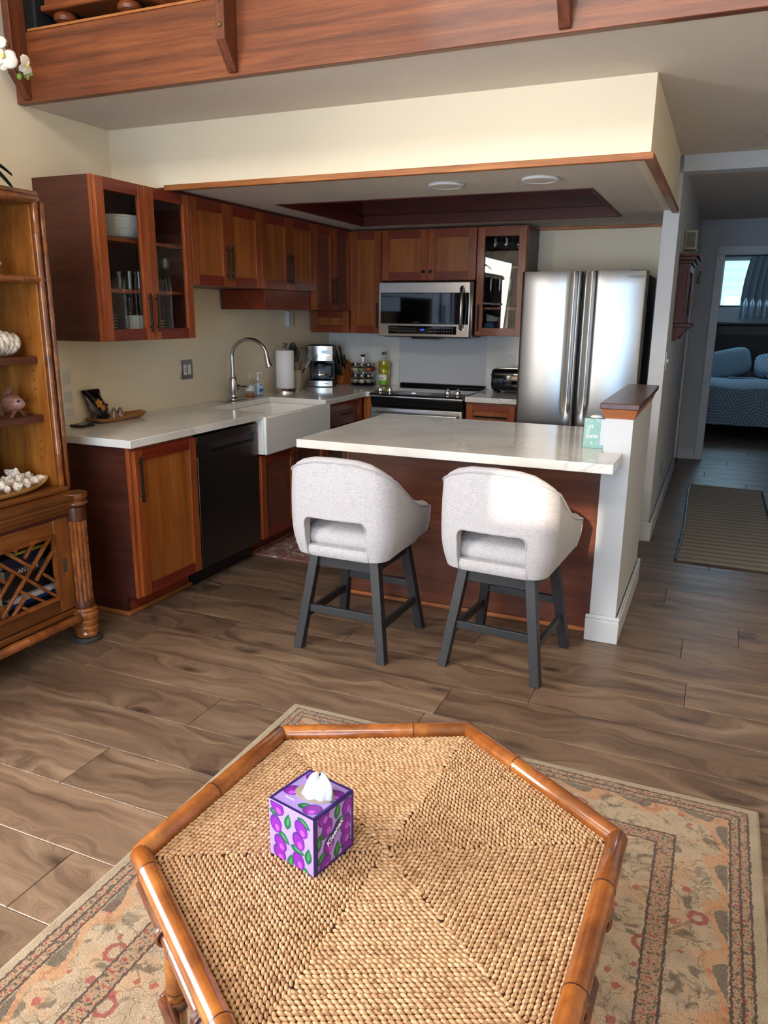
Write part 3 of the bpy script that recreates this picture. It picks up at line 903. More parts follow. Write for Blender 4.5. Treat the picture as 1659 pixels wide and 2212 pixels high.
# slide-in stove
st = thing('stove', 'black and stainless slide-in electric stove with four knobs', 'stove', (1.076, -.35, 0))
SX, SXE = .697, 1.456
boxes((SX + .004, SXE - .004, -.62, -.012, 0.0, .900)).build('body', m_blackp, st)
boxes((SX - .004, SXE + .004, -.555, -.02, .912, .921)).build('cooktop', m_bglass, st, bev=.002)
MB().prism([(-.085, .921), (-.070, .944), (-.028, .944), (-.022, .921)], SX + .01, SXE - .01, 'x').build('rear_vent', m_blackp, st, bev=.003)
m_ctrl = plain('control_steel', (.17, .16, .155), .3, 1.0)
cp = MB().prism([(-.552, .9225), (-.672, .908), (-.684, .896), (-.682, .884), (-.552, .884)], SX - .002, SXE + .002, 'x').build('control_panel', m_ctrl, st, bev=.002)
boxes((SX, SXE, -.6845, -.676, .884, .897)).build('front_lip', m_steel, st, bev=.002)
MB().add([(.93, -.57, .9212), (1.18, -.57, .9212), (1.18, -.655, .9110), (.93, -.655, .9110), (.93, -.57, .917), (1.18, -.57, .917), (1.18, -.655, .907), (.93, -.655, .907)],
         [(0, 1, 2, 3), (7, 6, 5, 4), (0, 4, 5, 1), (1, 5, 6, 2), (2, 6, 7, 3), (3, 7, 4, 0)]).build('touch_panel', m_bglass, cp)
text_mb(MB(), '8:07', .018, frame((1.04, -.61, .9172), (1, 0, 0), (0, -.12, 1), (0, 1, .12)), .0004).build('clock_digits', plain('white_digits', '#ffffff', .3, emis='#d8f0ff', es=2.0), cp)
for x in (.765, .846, 1.318, 1.398):
    Fk = frame((x, -.622, .9145), (1, 0, 0), (0, -.12, .9928), (0, .9928, .12))
    k = MB(Fk).lathe([(.027, 0), (.027, .005), (.022, .009), (.021, .032), (.018, .036), (0, .036)], n=20).build('knob', m_chrome, st)
    MB(Fk).box(-.006, .006, -.022, .022, .033, .048).build('knob_grip', m_chrome, k, bev=.002)
MB().prism([(-.630, .884), (-.672, .880), (-.655, .815), (-.630, .805)], SX + .004, SXE - .004, 'x').build('black_band', m_blackp, st, bev=.004)
boxes((SX + .006, SXE - .006, -.672, -.622, .15, .803)).build('oven_door', m_steel, st, bev=.004)
boxes((SX + .06, SXE - .06, -.6735, -.660, .25, .70)).build('oven_window', m_bglass, st)
MB().box(SX + .03, SXE - .03, -.728, -.705, .735, .772).build('oven_handle', m_steel, st, bev=.006)
for x in (SX + .05, SXE - .05):
    boxes((x - .012, x + .012, -.71, -.670, .742, .765)).build('handle_post', m_steel, st)
boxes((SX + .006, SXE - .006, -.655, -.622, .02, .145)).build('lower_drawer', m_steel, st, bev=.004)

# ------------------------------------------------------------------ bar stools
def fabric(name, c0, c1, c2):
    t = NT(name)
    v = t.coords()
    a = t.noise(t.n('Mapping', {'Vector': v, 'Scale': (60, 60, 900)}).outputs[0], 1.0, 3, 0.6)
    b = t.noise(t.n('Mapping', {'Vector': v, 'Scale': (700, 700, 120)}).outputs[0], 1.0, 2, 0.6)
    s = t.math('ADD', t.math('MULTIPLY', a, 0.65), t.math('MULTIPLY', b, 0.35))
    t.P(Base_Color=t.ramp(s, [(0.33, c0), (0.5, c1), (0.66, c2)]), Roughness=0.9)
    t.P(Sheen_Weight=0.25)
    t.b.inputs['Specular IOR Level'].default_value = 0.15
    t.bump(s, 0.25, 0.001)
    return t.m
m_fab = fabric('oatmeal_linen', '#908e92', '#b1aeb2', '#c4c1c4')
m_pipe = fabric('linen_piping', '#89868a', '#a7a3a6', '#bab6b8')
m_legs = plain('charcoal_painted_wood', '#23262b', .38, bump=.02)

def make_stool(label, loc, rz):
    o = thing('bar_stool', label, 'bar stool', loc, rz, 'upholstered bar stools at the island')
    a, yb, yf, rc = .244, -.262, .222, .090
    path = []
    n1, n2, n3 = 22, 10, 30
    for i in range(n1):
        path.append((Vector((-a, yf + (yb + rc - yf) * i / n1)), Vector((-1, 0))))
    for i in range(n2):
        q = PI + (PI / 2) * i / n2
        path.append((Vector((-a + rc + rc * math.cos(q), yb + rc + rc * math.sin(q))), Vector((math.cos(q), math.sin(q)))))
    hx = .150
    xs = [-a + rc + (2 * (a - rc)) * i / n3 for i in range(n3 + 1)]
    for x in xs:
        path.append((Vector((x, yb - .012 * (1 - (x / (a - rc)) ** 2))), Vector((0, -1))))
    for i in range(1, n2 + 1):
        q = 1.5 * PI + (PI / 2) * i / n2
        path.append((Vector((a - rc + rc * math.cos(q), yb + rc + rc * math.sin(q))), Vector((math.cos(q), math.sin(q)))))
    for i in range(1, n1 + 1):
        path.append((Vector((a, yb + rc + (yf - yb - rc) * i / n1)), Vector((1, 0))))
    KN = [(0, .918), (.10, .914), (.17, .898), (.22, .877), (.28, .846), (.36, .792), (.44, .738), (.52, .694), (.60, .670), (.66, .660), (.70, .646)]
    def ztop(p):
        if p.y <= yb + 1e-6:
            s = abs(p.x)
        elif p.y < yb + rc:
            q = math.atan2(abs(p.x) - (a - rc), yb + rc - p.y)
            s = (a - rc) + rc * q
        else:
            s = (a - rc) + rc * PI / 2 + p.y - (yb + rc)
        for (s0, z0), (s1, z1) in zip(KN, KN[1:]):
            if s <= s1:
                f = (s - s0) / (s1 - s0)
                return z0 + (z1 - z0) * f
        return KN[-1][1]
    def zbot(p):
        t = min(1, max(0, (p.y - yb) / .48))
        return .468 + .03 * t
    def notch(x):
        q = max(0, abs(x) - (hx - .03)) / .03
        return .652 - .03 * (1 - math.sqrt(max(0, 1 - q * q)))
    TH = .046
    NZ = 10
    def section(p, nrm, zb, zt):
        r = TH / 2
        pts = []
        zc = zt - r
        for j in range(NZ + 1):
            z = zb + (zc - zb) * j / NZ
            f = (z - .468) / .44
            bulge = .010 * math.sin(PI * min(1, max(0, f))) - .022 * max(0, 1 - f * 3.2) ** 2
            pts.append((bulge, z))
        for j in range(1, 6):
            q = PI * j / 6
            pts.append((-r + r * math.cos(q), zc + r * math.sin(q)))
        for j in range(NZ + 1):
            z = zc + (zb - zc) * j / NZ
            pts.append((-TH, z))
        return [Vector((p.x + nrm.x * d, p.y + nrm.y * d, z)) for d, z in pts]
    loops = []
    edge_top = []
    notch_edge = []
    for p, nrm in path:
        on_back = nrm.y == -1
        inside = on_back and abs(p.x) <= hx
        zt = ztop(p)
        if inside:
            if not notch_edge:
                p0 = Vector((-hx, p.y))
                loops.append(section(p0, nrm, zbot(p0), ztop(p0)))
                loops.append(section(p0, nrm, notch(-hx), ztop(p0)))
                notch_edge += [loops[-2][0], loops[-1][0]]
            loops.append(section(p, nrm, notch(p.x), zt))
            notch_edge.append(loops[-1][0])
            last_in = p
        else:
            if notch_edge and on_back and p.x > hx and len(notch_edge) and notch_edge[-1] is not None:
                p0 = Vector((hx, last_in.y))
                loops.append(section(p0, nrm, notch(hx), ztop(p0)))
                notch_edge.append(loops[-1][0])
                loops.append(section(p0, nrm, zbot(p0), ztop(p0)))
                notch_edge += [loops[-1][0], None]
            loops.append(section(p, nrm, zbot(p), zt))
        edge_top.append(loops[-1][NZ] + Vector((nrm.x * .002, nrm.y * .002, .004)))
    m = MB()
    k = len(loops[0])
    vs = [q for l in loops for q in l]
    fs = []
    for i in range(len(loops) - 1):
        for j in range(k):
            l = (j + 1) % k
            fs.append((i * k + j, i * k + l, (i + 1) * k + l, (i + 1) * k + j))
    fs.append(tuple(range(k)))
    fs.append(tuple((len(loops) - 1) * k + j for j in range(k - 1, -1, -1)))
    m.add(vs, fs)
    sh = m.build('back_shell', m_fab, o, True, ang=50)
    MB().tube(edge_top, .0036, 8).build('top_piping', m_pipe, sh, True)
    ne = [q + Vector((0, -.001, 0)) for q in notch_edge if q is not None]
    MB().tube(ne, .0032, 8).build('opening_piping', m_pipe, sh, True)
    for lp_ in (loops[0], loops[-1]):
        MB().tube([q + Vector((0, .001, 0)) for q in lp_[:NZ + 1]], .003, 8).build('arm_piping', m_pipe, sh, True)
    # seat base and cushion
    def rrect(hx_, y0, y1, z, r, n=6):
        pts = []
        for cx, cy, q0 in ((hx_ - r, y0 + r, -PI / 2), (hx_ - r, y1 - r, 0), (-hx_ + r, y1 - r, PI / 2), (-hx_ + r, y0 + r, PI)):
            for i in range(n + 1):
                q = q0 + PI / 2 * i / n
                pts.append(Vector((cx + r * math.cos(q), cy + r * math.sin(q), z)))
        return pts
    def pillow(layers):
        m = MB()
        n = len(layers[0])
        vs = [q for l in layers for q in l]
        fs = [tuple(range(n - 1, -1, -1)), tuple((len(layers) - 1) * n + i for i in range(n))]
        for i in range(len(layers) - 1):
            for j in range(n):
                l = (j + 1) % n
                fs.append((i * n + j, i * n + l, (i + 1) * n + l, (i + 1) * n + j))
        return m.add(vs, fs)
    pillow([rrect(.205, -.235, .235, .462, .08), rrect(.212, -.243, .243, .474, .08), rrect(.214, -.246, .247, .500, .08), rrect(.208, -.240, .243, .512, .08)]).build('seat_base', m_fab, o, True, ang=50)
    pillow([rrect(.190, -.200, .270, .508, .07), rrect(.202, -.216, .292, .522, .08), rrect(.204, -.220, .298, .548, .08), rrect(.196, -.205, .288, .575, .08), rrect(.165, -.165, .255, .594, .09), rrect(.10, -.10, .19, .602, .09)]).build('seat_cushion', m_fab, o, True, ang=60)
    # legs
    tx, ty, bx, by = .148, .165, .213, .226
    for sx in (-1, 1):
        for sy in (-1, 1):
            c = .0215
            t_ = [(sx * tx + i * c, sy * ty + j * c, .456) for i, j in ((-1, -1), (1, -1), (1, 1), (-1, 1))]
            b_ = [(sx * bx + i * c * .95, sy * by + j * c * .95, 0) for i, j in ((-1, -1), (1, -1), (1, 1), (-1, 1))]
            MB().add(b_ + t_, [(3, 2, 1, 0), (4, 5, 6, 7), (0, 1, 5, 4), (1, 2, 6, 5), (2, 3, 7, 6), (3, 0, 4, 7)]).build('leg', m_legs, o, True, bev=.002)
    def at_z(z):
        f = 1 - z / .456
        return tx + (bx - tx) * f, ty + (by - ty) * f
    for sy in (-1, 1):
        MB().box(-tx, tx, sy * ty - .010, sy * ty + .010, .395, .462).build('apron_rail', m_legs, o, True, bev=.002)
    for sx in (-1, 1):
        MB().box(sx * tx - .010, sx * tx + .010, -ty, ty, .395, .462).build('apron_rail', m_legs, o, True, bev=.002)
    x, y = at_z(.195)
    MB().box(-x, x, -y - .009, -y + .009, .178, .214).build('stretcher', m_legs, o, True, bev=.002)
    x, y = at_z(.24)
    MB().box(-x, x, y - .012, y + .012, .222, .256).build('footrest', m_legs, o, True, bev=.002)
    x, y = at_z(.155)
    for sx in (-1, 1):
        MB().box(sx * x - .009, sx * x + .009, -y, y, .138, .174).build('stretcher', m_legs, o, True, bev=.002)
    return o
make_stool('oatmeal bar stool on the left, nearer the sink', (1.732, -3.028, 0), R(-1.0))
make_stool('oatmeal bar stool on the right with a patch of sunlight on its back', (2.420, -2.945, 0), R(-4.5))

# ------------------------------------------------------------------ rugs
def rug_material():
    t = NT('floral_rug')
    HX, HY = .835, 1.15
    co = t.n('TexCoord').outputs['Object']
    wob = t.n('TexNoise', {'Vector': co, 'Scale': 85.0, 'Detail': 2.0}).outputs[1]
    cw = t.n('VectorMath', {0: co, 1: t.n('VectorMath', {0: t.n('VectorMath', {0: wob, 1: (.5, .5, .5)}, operation='SUBTRACT').outputs[0], 1: (.013, .013, .013)}, operation='MULTIPLY').outputs[0]}, operation='ADD').outputs[0]
    s = t.n('SeparateXYZ', {0: cw})
    dx = t.math('SUBTRACT', HX, t.math('ABSOLUTE', s.outputs[0]))
    dy = t.math('SUBTRACT', HY, t.math('ABSOLUTE', s.outputs[1]))
    d = t.math('MINIMUM', dx, dy)
    pile = t.noise(co, 300, 3, .7)
    blot = t.noise(co, 14, 3)
    base = t.ramp(blot, [(.35, '#a08e78'), (.55, '#b5a189'), (.7, '#a8957d')])
    # soft peach and olive areas
    pe = t.ramp(t.noise(cw, 9.0, 2), [(.52, (0, 0, 0)), (.60, (1, 1, 1))])
    base = t.mix(t.math('MULTIPLY', t.n('RGBToBW', {0: pe}).outputs[0], .35), base, '#c08e62')
    ol = t.ramp(t.noise(t.n('Mapping', {'Vector': cw, 'Location': (3, 7, 1)}).outputs[0], 16.0, 2, .5, 1.0), [(.60, (0, 0, 0)), (.66, (1, 1, 1))])
    base = t.mix(t.math('MULTIPLY', t.n('RGBToBW', {0: ol}).outputs[0], .8), base, '#5a4c38')
    # curling dark tendrils
    tn = t.math('ABSOLUTE', t.math('SUBTRACT', t.noise(t.n('Mapping', {'Vector': cw, 'Location': (1, 2, 9)}).outputs[0], 11.0, 2, .5, 1.4), .5))
    te = t.ramp(tn, [(.008, (1, 1, 1)), (.022, (0, 0, 0))])
    base = t.mix(t.math('MULTIPLY', t.n('RGBToBW', {0: te}).outputs[0], .55), base, '#4b3f2f')
    # red ring flowers and small buds
    vo = t.n('TexVoronoi', {'Vector': cw, 'Scale': 8.5, 'Randomness': .9})
    rg = t.ramp(vo.outputs[0], [(.0, (1, 1, 1)), (.07, (0, 0, 0)), (.14, (0, 0, 0)), (.17, (1, 1, 1)), (.24, (1, 1, 1)), (.27, (0, 0, 0))])
    pick = t.math('GREATER_THAN', t.n('SeparateColor', {0: vo.outputs[1]}).outputs[0], .40)
    base = t.mix(t.math('MULTIPLY', t.math('MULTIPLY', t.n('RGBToBW', {0: rg}).outputs[0], pick), .85), base, '#8c2f2c')
    v2 = t.n('TexVoronoi', {'Vector': cw, 'Scale': 23.0})
    bd = t.math('MULTIPLY', t.math('LESS_THAN', v2.outputs[0], .26), t.math('GREATER_THAN', t.n('SeparateColor', {0: v2.outputs[1]}).outputs[1], .66))
    base = t.mix(t.math('MULTIPLY', bd, .8), base, t.ramp(t.n('SeparateColor', {0: v2.outputs[1]}).outputs[2], [(.3, '#9a3330'), (.6, '#b56a45'), (.8, '#4c4a3e')], 'CONSTANT'))
    # guard bands
    gb = t.noise(co, 75, 2, .6)
    band = t.ramp(gb, [(.38, '#5a4436'), (.47, '#8f7f68'), (.55, '#b08f6e'), (.62, '#8e3a34')])
    def inband(a, b):
        return t.math('MULTIPLY', t.math('GREATER_THAN', d, a), t.math('LESS_THAN', d, b))
    base = t.mix(inband(.035, .085), base, band)
    base = t.mix(inband(.235, .285), base, band)
    # orange scalloped vine next to the outer guard
    sc = t.math('ADD', .118, t.math('MULTIPLY', t.math('SINE', t.math('MULTIPLY', t.math('ADD', s.outputs[0], s.outputs[1]), 34.0)), .024))
    vine = t.math('MULTIPLY', t.math('LESS_THAN', t.math('ABSOLUTE', t.math('SUBTRACT', d, sc)), .015), t.math('GREATER_THAN', d, .09))
    base = t.mix(t.math('MULTIPLY', vine, .55), base, '#bd8252')
    tri = t.math('MULTIPLY', t.math('LESS_THAN', d, t.math('SUBTRACT', sc, .017)), t.math('GREATER_THAN', d, .092))
    base = t.mix(t.math('MULTIPLY', tri, .8), base, '#564a3c')
    for q in (.035, .060, .085, .235, .285):
        base = t.mix(t.math('LESS_THAN', t.math('ABSOLUTE', t.math('SUBTRACT', d, q)), .0032), base, '#4a362b')
    base = t.mix(t.math('LESS_THAN', d, .032), base, t.ramp(blot, [(.3, '#988a74'), (.7, '#ab9b85')]))
    base = t.mix(.55, base, t.ramp(pile, [(.32, '#4a4338'), (.68, '#dccfb6')]), 'OVERLAY')
    t.P(Base_Color=base, Roughness=.95, Sheen_Weight=.3)
    t.b.inputs['Specular IOR Level'].default_value = .1
    t.bump(t.noise(co, 330, 3), .8, .004)
    return t.m
m_rug = rug_material()
rx0, rx1, ry0, ry1 = 1.774, 3.444, -6.043, -3.743
def rug_fn(u, v):
    x = rx0 + (rx1 - rx0) * u
    y = ry0 + (ry1 - ry0) * v
    d = min(x - rx0, rx1 - x, y - ry0, ry1 - y)
    z = .012 * math.sqrt(max(0, 1 - (1 - min(1, d / .012)) ** 2))
    return (x, y, z + .0007 * math.sin(x * 31) * math.sin(y * 27) * min(1, d / .05) + .0012)
us = 90
rg = MB()
def rmap(k, n, L):
    # denser lines near the edges
    e = .02 / L
    if k < 5:
        return e * k / 5
    if k > n - 5:
        return 1 - e * (n - k) / 5
    return e + (1 - 2 * e) * (k - 5) / (n - 10)
NU, NV = 70, 90
rg.grid(lambda a, b: rug_fn(rmap(round(a * NU), NU, 1.67), rmap(round(b * NV), NV, 2.3)), NU, NV)
rg.add([(rx0, ry0, .0012), (rx1, ry0, .0012), (rx1, ry1, .0012), (rx0, ry1, .0012), (rx0, ry0, 0), (rx1, ry0, 0), (rx1, ry1, 0), (rx0, ry1, 0)], [(0, 1, 5, 4), (1, 2, 6, 5), (2, 3, 7, 6), (3, 0, 4, 7), (7, 6, 5, 4)])
tag(rg.build('area_rug', m_rug, ang=80), 'beige and red floral area rug under the rattan table', 'rug')

def mat_pink():
    t = NT('pink_scroll_mat')
    v = t.coords()
    n = t.noise(v, 6.0, 2, .5, 1.8)
    ln = t.ramp(t.math('PINGPONG', t.math('MULTIPLY', n, 7.0), .5), [(.30, (0, 0, 0)), (.42, (1, 1, 1))])
    mk = t.ramp(t.noise(v, 9.0, 2), [(.42, (0, 0, 0)), (.55, (1, 1, 1))])
    k = t.math('MULTIPLY', t.n('RGBToBW', {0: ln}).outputs[0], t.n('RGBToBW', {0: mk}).outputs[0])
    t.P(Base_Color=t.mix(k, t.ramp(t.noise(v, 3, 2), [(.3, '#7c5149'), (.7, '#96685d')]), '#c9bdb4'), Roughness=.8)
    return t.m
tag(boxes((.562, 1.075, -2.160, -1.00, 0, .010)).build('kitchen_mat', mat_pink(), bev=.004), 'dusty pink scroll-patterned kitchen mat before the sink', 'mat')
def mat_jute():
    t = NT('jute_runner')
    v = t.coords()
    w = t.n('TexWave', {'Vector': v, 'Scale': 3.3, 'Distortion': .6, 'Detail': 2.0}, wave_type='BANDS', bands_direction='Y').outputs[1]
    f = t.n('TexWave', {'Vector': v, 'Scale': 60.0, 'Distortion': 1.0}, wave_type='BANDS', bands_direction='Y').outputs[1]
    c = t.ramp(w, [(.2, '#837a70'), (.7, '#a3998c')])
    t.P(Base_Color=t.mix(t.math('MULTIPLY', f, .3), c, '#3f3934'), Roughness=.9)
    t.bump(f, .4, .002)
    return t.m
hm = thing('hall_runner', 'striped jute runner with black bound edges in the hall', 'mat', (3.36, 0.08, 0))
HM = MB()
HM.grid(lambda u, v: (3.052 + .60 * u + .01 * math.sin(v * 5), -1.135 + 2.42 * v - .03 * u, .008 + (.012 * max(0, 1 - 25 * (1 - v)) if v > .96 else 0)), 6, 40)
HM.grid(lambda u, v: (3.052 + .60 * u + .01 * math.sin(v * 5), -1.135 + 2.42 * v - .03 * u, .001), 6, 40)
HM.build('woven_field', mat_jute(), hm)
for s in (0, 1):
    MB().tube([(3.052 + .60 * s + .01 * math.sin(v * 5 / 24), -1.135 + 2.42 * v / 24 - .03 * s, .009) for v in range(25)], .009, 6).build('bound_edge', m_blackp, hm)

# ------------------------------------------------------------------ rattan hexagonal table
def bamboo_mat(name, cols, rough=.22):
    t = NT(name)
    v = t.coords((9, 9, 9), rand=20)
    a = t.noise(v, 1.0, 4, .6, .5)
    sp = t.ramp(t.noise(t.coords((40, 40, 40), rand=9), 1.0, 2), [(.24, (1, 1, 1)), (.30, (0, 0, 0))])
    c = t.ramp(a, [(.3, cols[0]), (.52, cols[1]), (.72, cols[2])])
    c = t.mix(t.math('MULTIPLY', t.n('RGBToBW', {0: sp}).outputs[0], .7), c, '#2b120a')
    t.P(Base_Color=c, Roughness=rough, Coat_Weight=.5, Coat_Roughness=.12)
    t.bump(a, .08, .003)
    return t.m
m_bam = bamboo_mat('varnished_bamboo', ('#5f3013', '#8f501f', '#b4702f'))
m_bamd = bamboo_mat('dark_cane', ('#452314', '#653720', '#80492b'), .3)
m_node = plain('bamboo_node', '#3a1c0e', .4)
def weave_mat():
    t = NT('twisted_seagrass')
    co = t.n('TexCoord').outputs['Object']
    a = t.noise(co, 110, 2, .6)
    b = t.noise(co, 9, 3, .6)
    c = t.ramp(a, [(.25, '#754d33'), (.38, '#ae8660'), (.55, '#c8a27a'), (.75, '#d8b78f')])
    c = t.mix(t.math('MULTIPLY', t.n('RGBToBW', {0: t.ramp(b, [(.4, (0, 0, 0)), (.7, (1, 1, 1))])}).outputs[0], .25), c, '#9a6a40')
    sp = t.ramp(t.noise(co, 60, 1), [(.22, (1, 1, 1)), (.27, (0, 0, 0))])
    c = t.mix(t.math('MULTIPLY', t.n('RGBToBW', {0: sp}).outputs[0], .7), c, '#4a2c18')
    t.P(Base_Color=c, Roughness=.55)
    return t.m
m_weave = weave_mat()
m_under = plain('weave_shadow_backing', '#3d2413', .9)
TZ = .500
tb = thing('hexagonal_table', 'hexagonal rattan table with woven seagrass top in the foreground', 'table', (2.684, -4.950, .0125))
TZl = TZ - .0125
RV = .474
def bamboo(p0, p1, r, nodes, name, parent, mat, ext=.0, n=14):
    p0, p1 = Vector(p0), Vector(p1)
    d = p1 - p0
    L = d.length
    pts, rs = [], []
    ts = [0]
    for q in nodes:
        ts += [q - .012 / L, q - .004 / L, q, q + .004 / L, q + .012 / L]
    ts.append(1)
    for q in ts:
        pts.append(p0 + d * q)
        near = min([abs(q - z) * L for z in nodes] or [1])
        rs.append(r * (1.07 if near < .001 else 1.05 if near < .0055 else 1.0))
    pts = [p0 - d / L * r * .5] + pts + [p1 + d / L * r * .5]
    rs = [r * .6] + rs + [r * .6]
    o = MB().tube(pts, rs, n).build(name, mat, parent, True, ang=60)
    for q in nodes:
        MB().tube([p0 + d * q - d / L * .0012, p0 + d * q + d / L * .0012], r * 1.078, n).build('node_ring', m_node, o, True)
    return o
def wrap(p, axis, r, parent, turns=4, pitch=.006, cane=.0035):
    axis = Vector(axis).normalized()
    a = axis.orthogonal().normalized()
    b = axis.cross(a)
    pts = []
    for i in range(turns * 14 + 1):
        q = 2 * PI * i / 14
        pts.append(Vector(p) + axis * (pitch * (i / 14 - turns / 2)) + (a * math.cos(q) + b * math.sin(q)) * r)
    return MB().tube(pts, cane, 5).build('cane_binding', m_bamd, parent, True)
hexv = [Vector((x - 2.684, y + 4.950, 0)) for x, y in ((3.094, -4.736), (2.699, -4.466), (2.284, -4.672), (2.260, -5.158), (2.672, -5.438), (3.076, -5.250))]
nodesets = [(.62,), (.30,), (.55,), (.12, .86), (.35, .78), (.22, .70)]
for k in range(6):
    a, b = hexv[k], hexv[(k + 1) % 6]
    z = TZl + .004
    bamboo((a.x, a.y, z), (b.x, b.y, z), .0205, nodesets[k], 'rim_pole', tb, m_bam)
# woven sections
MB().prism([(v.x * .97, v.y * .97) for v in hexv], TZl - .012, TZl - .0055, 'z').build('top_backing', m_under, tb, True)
rw = .0092
lp = .0112
for k in range(6):
    m = MB()
    A, B = hexv[k], hexv[(k + 1) % 6]
    tan = (B - A).normalized()
    nrm = Vector((tan.y, -tan.x, 0))
    dist = A.dot(nrm)
    if dist < 0:
        nrm, dist = -nrm, -dist
    d = .004
    slant = R(27)
    e1 = tan * math.cos(slant) + nrm * math.sin(slant)
    e2 = nrm * math.cos(slant) - tan * math.sin(slant)
    while d < dist - .014:
        f = d / dist
        u0, u1 = A.dot(tan) * f, B.dot(tan) * f
        n = max(1, int((u1 - u0) / lp))
        ph = rnd.random()
        for i in range(n + 1):
            u = u0 + (i + ph * .7) * lp
            if u > u1:
                continue
            c = nrm * (d + rnd.uniform(-.0004, .0004)) + tan * u + Vector((0, 0, TZl - .0045))
            la, lb, lh = .0080 * rnd.uniform(.93, 1.08), .0040 * rnd.uniform(.93, 1.08), .0048 * rnd.uniform(.85, 1.15)
            vs = []
            for (rr, hh) in ((1.0, 0.0), (.74, .68)):
                for j in range(6):
                    q = 2 * PI * j / 6
                    vs.append(c + e1 * (la * rr * math.cos(q)) + e2 * (lb * rr * math.sin(q)) + Vector((0, 0, lh * hh)))
            vs.append(c + Vector((0, 0, lh)))
            fs = [(j, (j + 1) % 6, 6 + (j + 1) % 6, 6 + j) for j in range(6)] + [(6 + j, 6 + (j + 1) % 6, 12) for j in range(6)]
            m.add(vs, fs)
        d += rw
    w = m.build('woven_section', m_weave, tb, True, ang=75, weld=False)
    w['kind'] = 'stuff'
# legs, rails and braces
for k in range(6):
    v = hexv[k]
    q = v * (.415 / RV)
    qb = v * (.43 / RV)
    lg_ = bamboo((qb.x, qb.y, .0115), (q.x, q.y, TZl - .015), .0205, (.35, .72), 'leg', tb, m_bam)
    w_ = hexv[(k + 1) % 6]
    q2 = w_ * (.43 / RV)
    for z, r_ in ((TZl - .062, .0135), (.14, .0145)):
        bamboo((v.x * (1.0 if z > .3 else .95), v.y * (1.0 if z > .3 else .95), z), (w_.x * (1.0 if z > .3 else .95), w_.y * (1.0 if z > .3 else .95), z), r_, (.4,), 'side_rail', tb, m_bamd)
    wrap((q.x * 1.02, q.y * 1.02, TZl - .075), (0, 0, 1), .026, lg_)
    wrap((qb.x, qb.y, .14), (0, 0, 1), .026, lg_)
    dirn = (w_ - v).normalized()
    inw = -(v + w_).normalized()
    for f in (.30, .70):
        p = v + (w_ - v) * f
        br = bamboo((p.x + inw.x * .03, p.y + inw.y * .03, TZl - .14), (p.x + inw.x * -.006, p.y + inw.y * -.006, TZl - .012), .012, (), 'short_brace', tb, m_bamd)
        wrap((p.x, p.y, TZl - .062), (dirn.x, dirn.y, 0), .018, br, 3)

# tissue box
tbz = TZ + .0008
tx = thing('tissue_box', 'purple plum-patterned cube tissue box on the woven table', 'tissue box', (2.551, -5.006, tbz), R(-13.4))
BW, BD, BH = .0565, .0575, .1215
m_lil = plain('lilac_card', '#9f87cf', .45)
m_navy = plain('indigo_card', '#2c1a66', .4)
m_plum = plain('plum_print', '#7d2198', .4)
m_plumd = plain('plum_dark_print', '#5b2480', .4)
m_pluml = plain('plum_light_print', '#b04fd0', .4)
m_leafd = plain('leaf_dark_print', '#1a5a42', .45)
m_leafl = plain('leaf_light_print', '#2f9440', .45)
mbx = MB().box(-BW, BW, -BD, BD, 0, BH).build('carton', m_lil, tx, True, bev=.0015)
def tface(which):
    if which == 'left':
        return frame((0, -BD, BH / 2), (1, 0, 0), (0, -1, 0)), BW
    if which == 'right':
        return frame((BW, 0, BH / 2), (0, 1, 0), (1, 0, 0)), BD
    return frame((0, 0, BH), (1, 0, 0), (0, 0, 1), (0, 1, 0)), BW
def disc(F, cx, cy, a, b, rot, h, n=20):
    c, s = math.cos(R(rot)), math.sin(R(rot))
    pts = [(cx + a * math.cos(q) * c - b * math.sin(q) * s, cy + a * math.cos(q) * s + b * math.sin(q) * c) for q in [2 * PI * i / n for i in range(n)]]
    return MB(F).prism(pts, 0, h)
def clip(v, l):
    return max(-l, min(l, v))
def decal(F, pts, h, lim_u, lim_v, name, mat):
    pts = [(clip(a, lim_u), clip(b, lim_v)) for a, b in pts]
    return MB(F).prism(pts, 0, h).build(name, mat, mbx, True)
def epts(cx, cy, a, b, rot, n=20):
    c, s = math.cos(R(rot)), math.sin(R(rot))
    return [(cx + a * math.cos(q) * c - b * math.sin(q) * s, cy + a * math.cos(q) * s + b * math.sin(q) * c) for q in [2 * PI * i / n for i in range(n)]]
def lpts(cx, cy, L, w, rot, n=9):
    c, s = math.cos(R(rot)), math.sin(R(rot))
    up = [(-L / 2 + L * i / n, w * math.sin(PI * (i / n) ** .8)) for i in range(n + 1)]
    lo = [(x, -y) for x, y in reversed(up[1:-1])]
    return [(cx + x * c - y * s, cy + x * s + y * c) for x, y in up + lo]
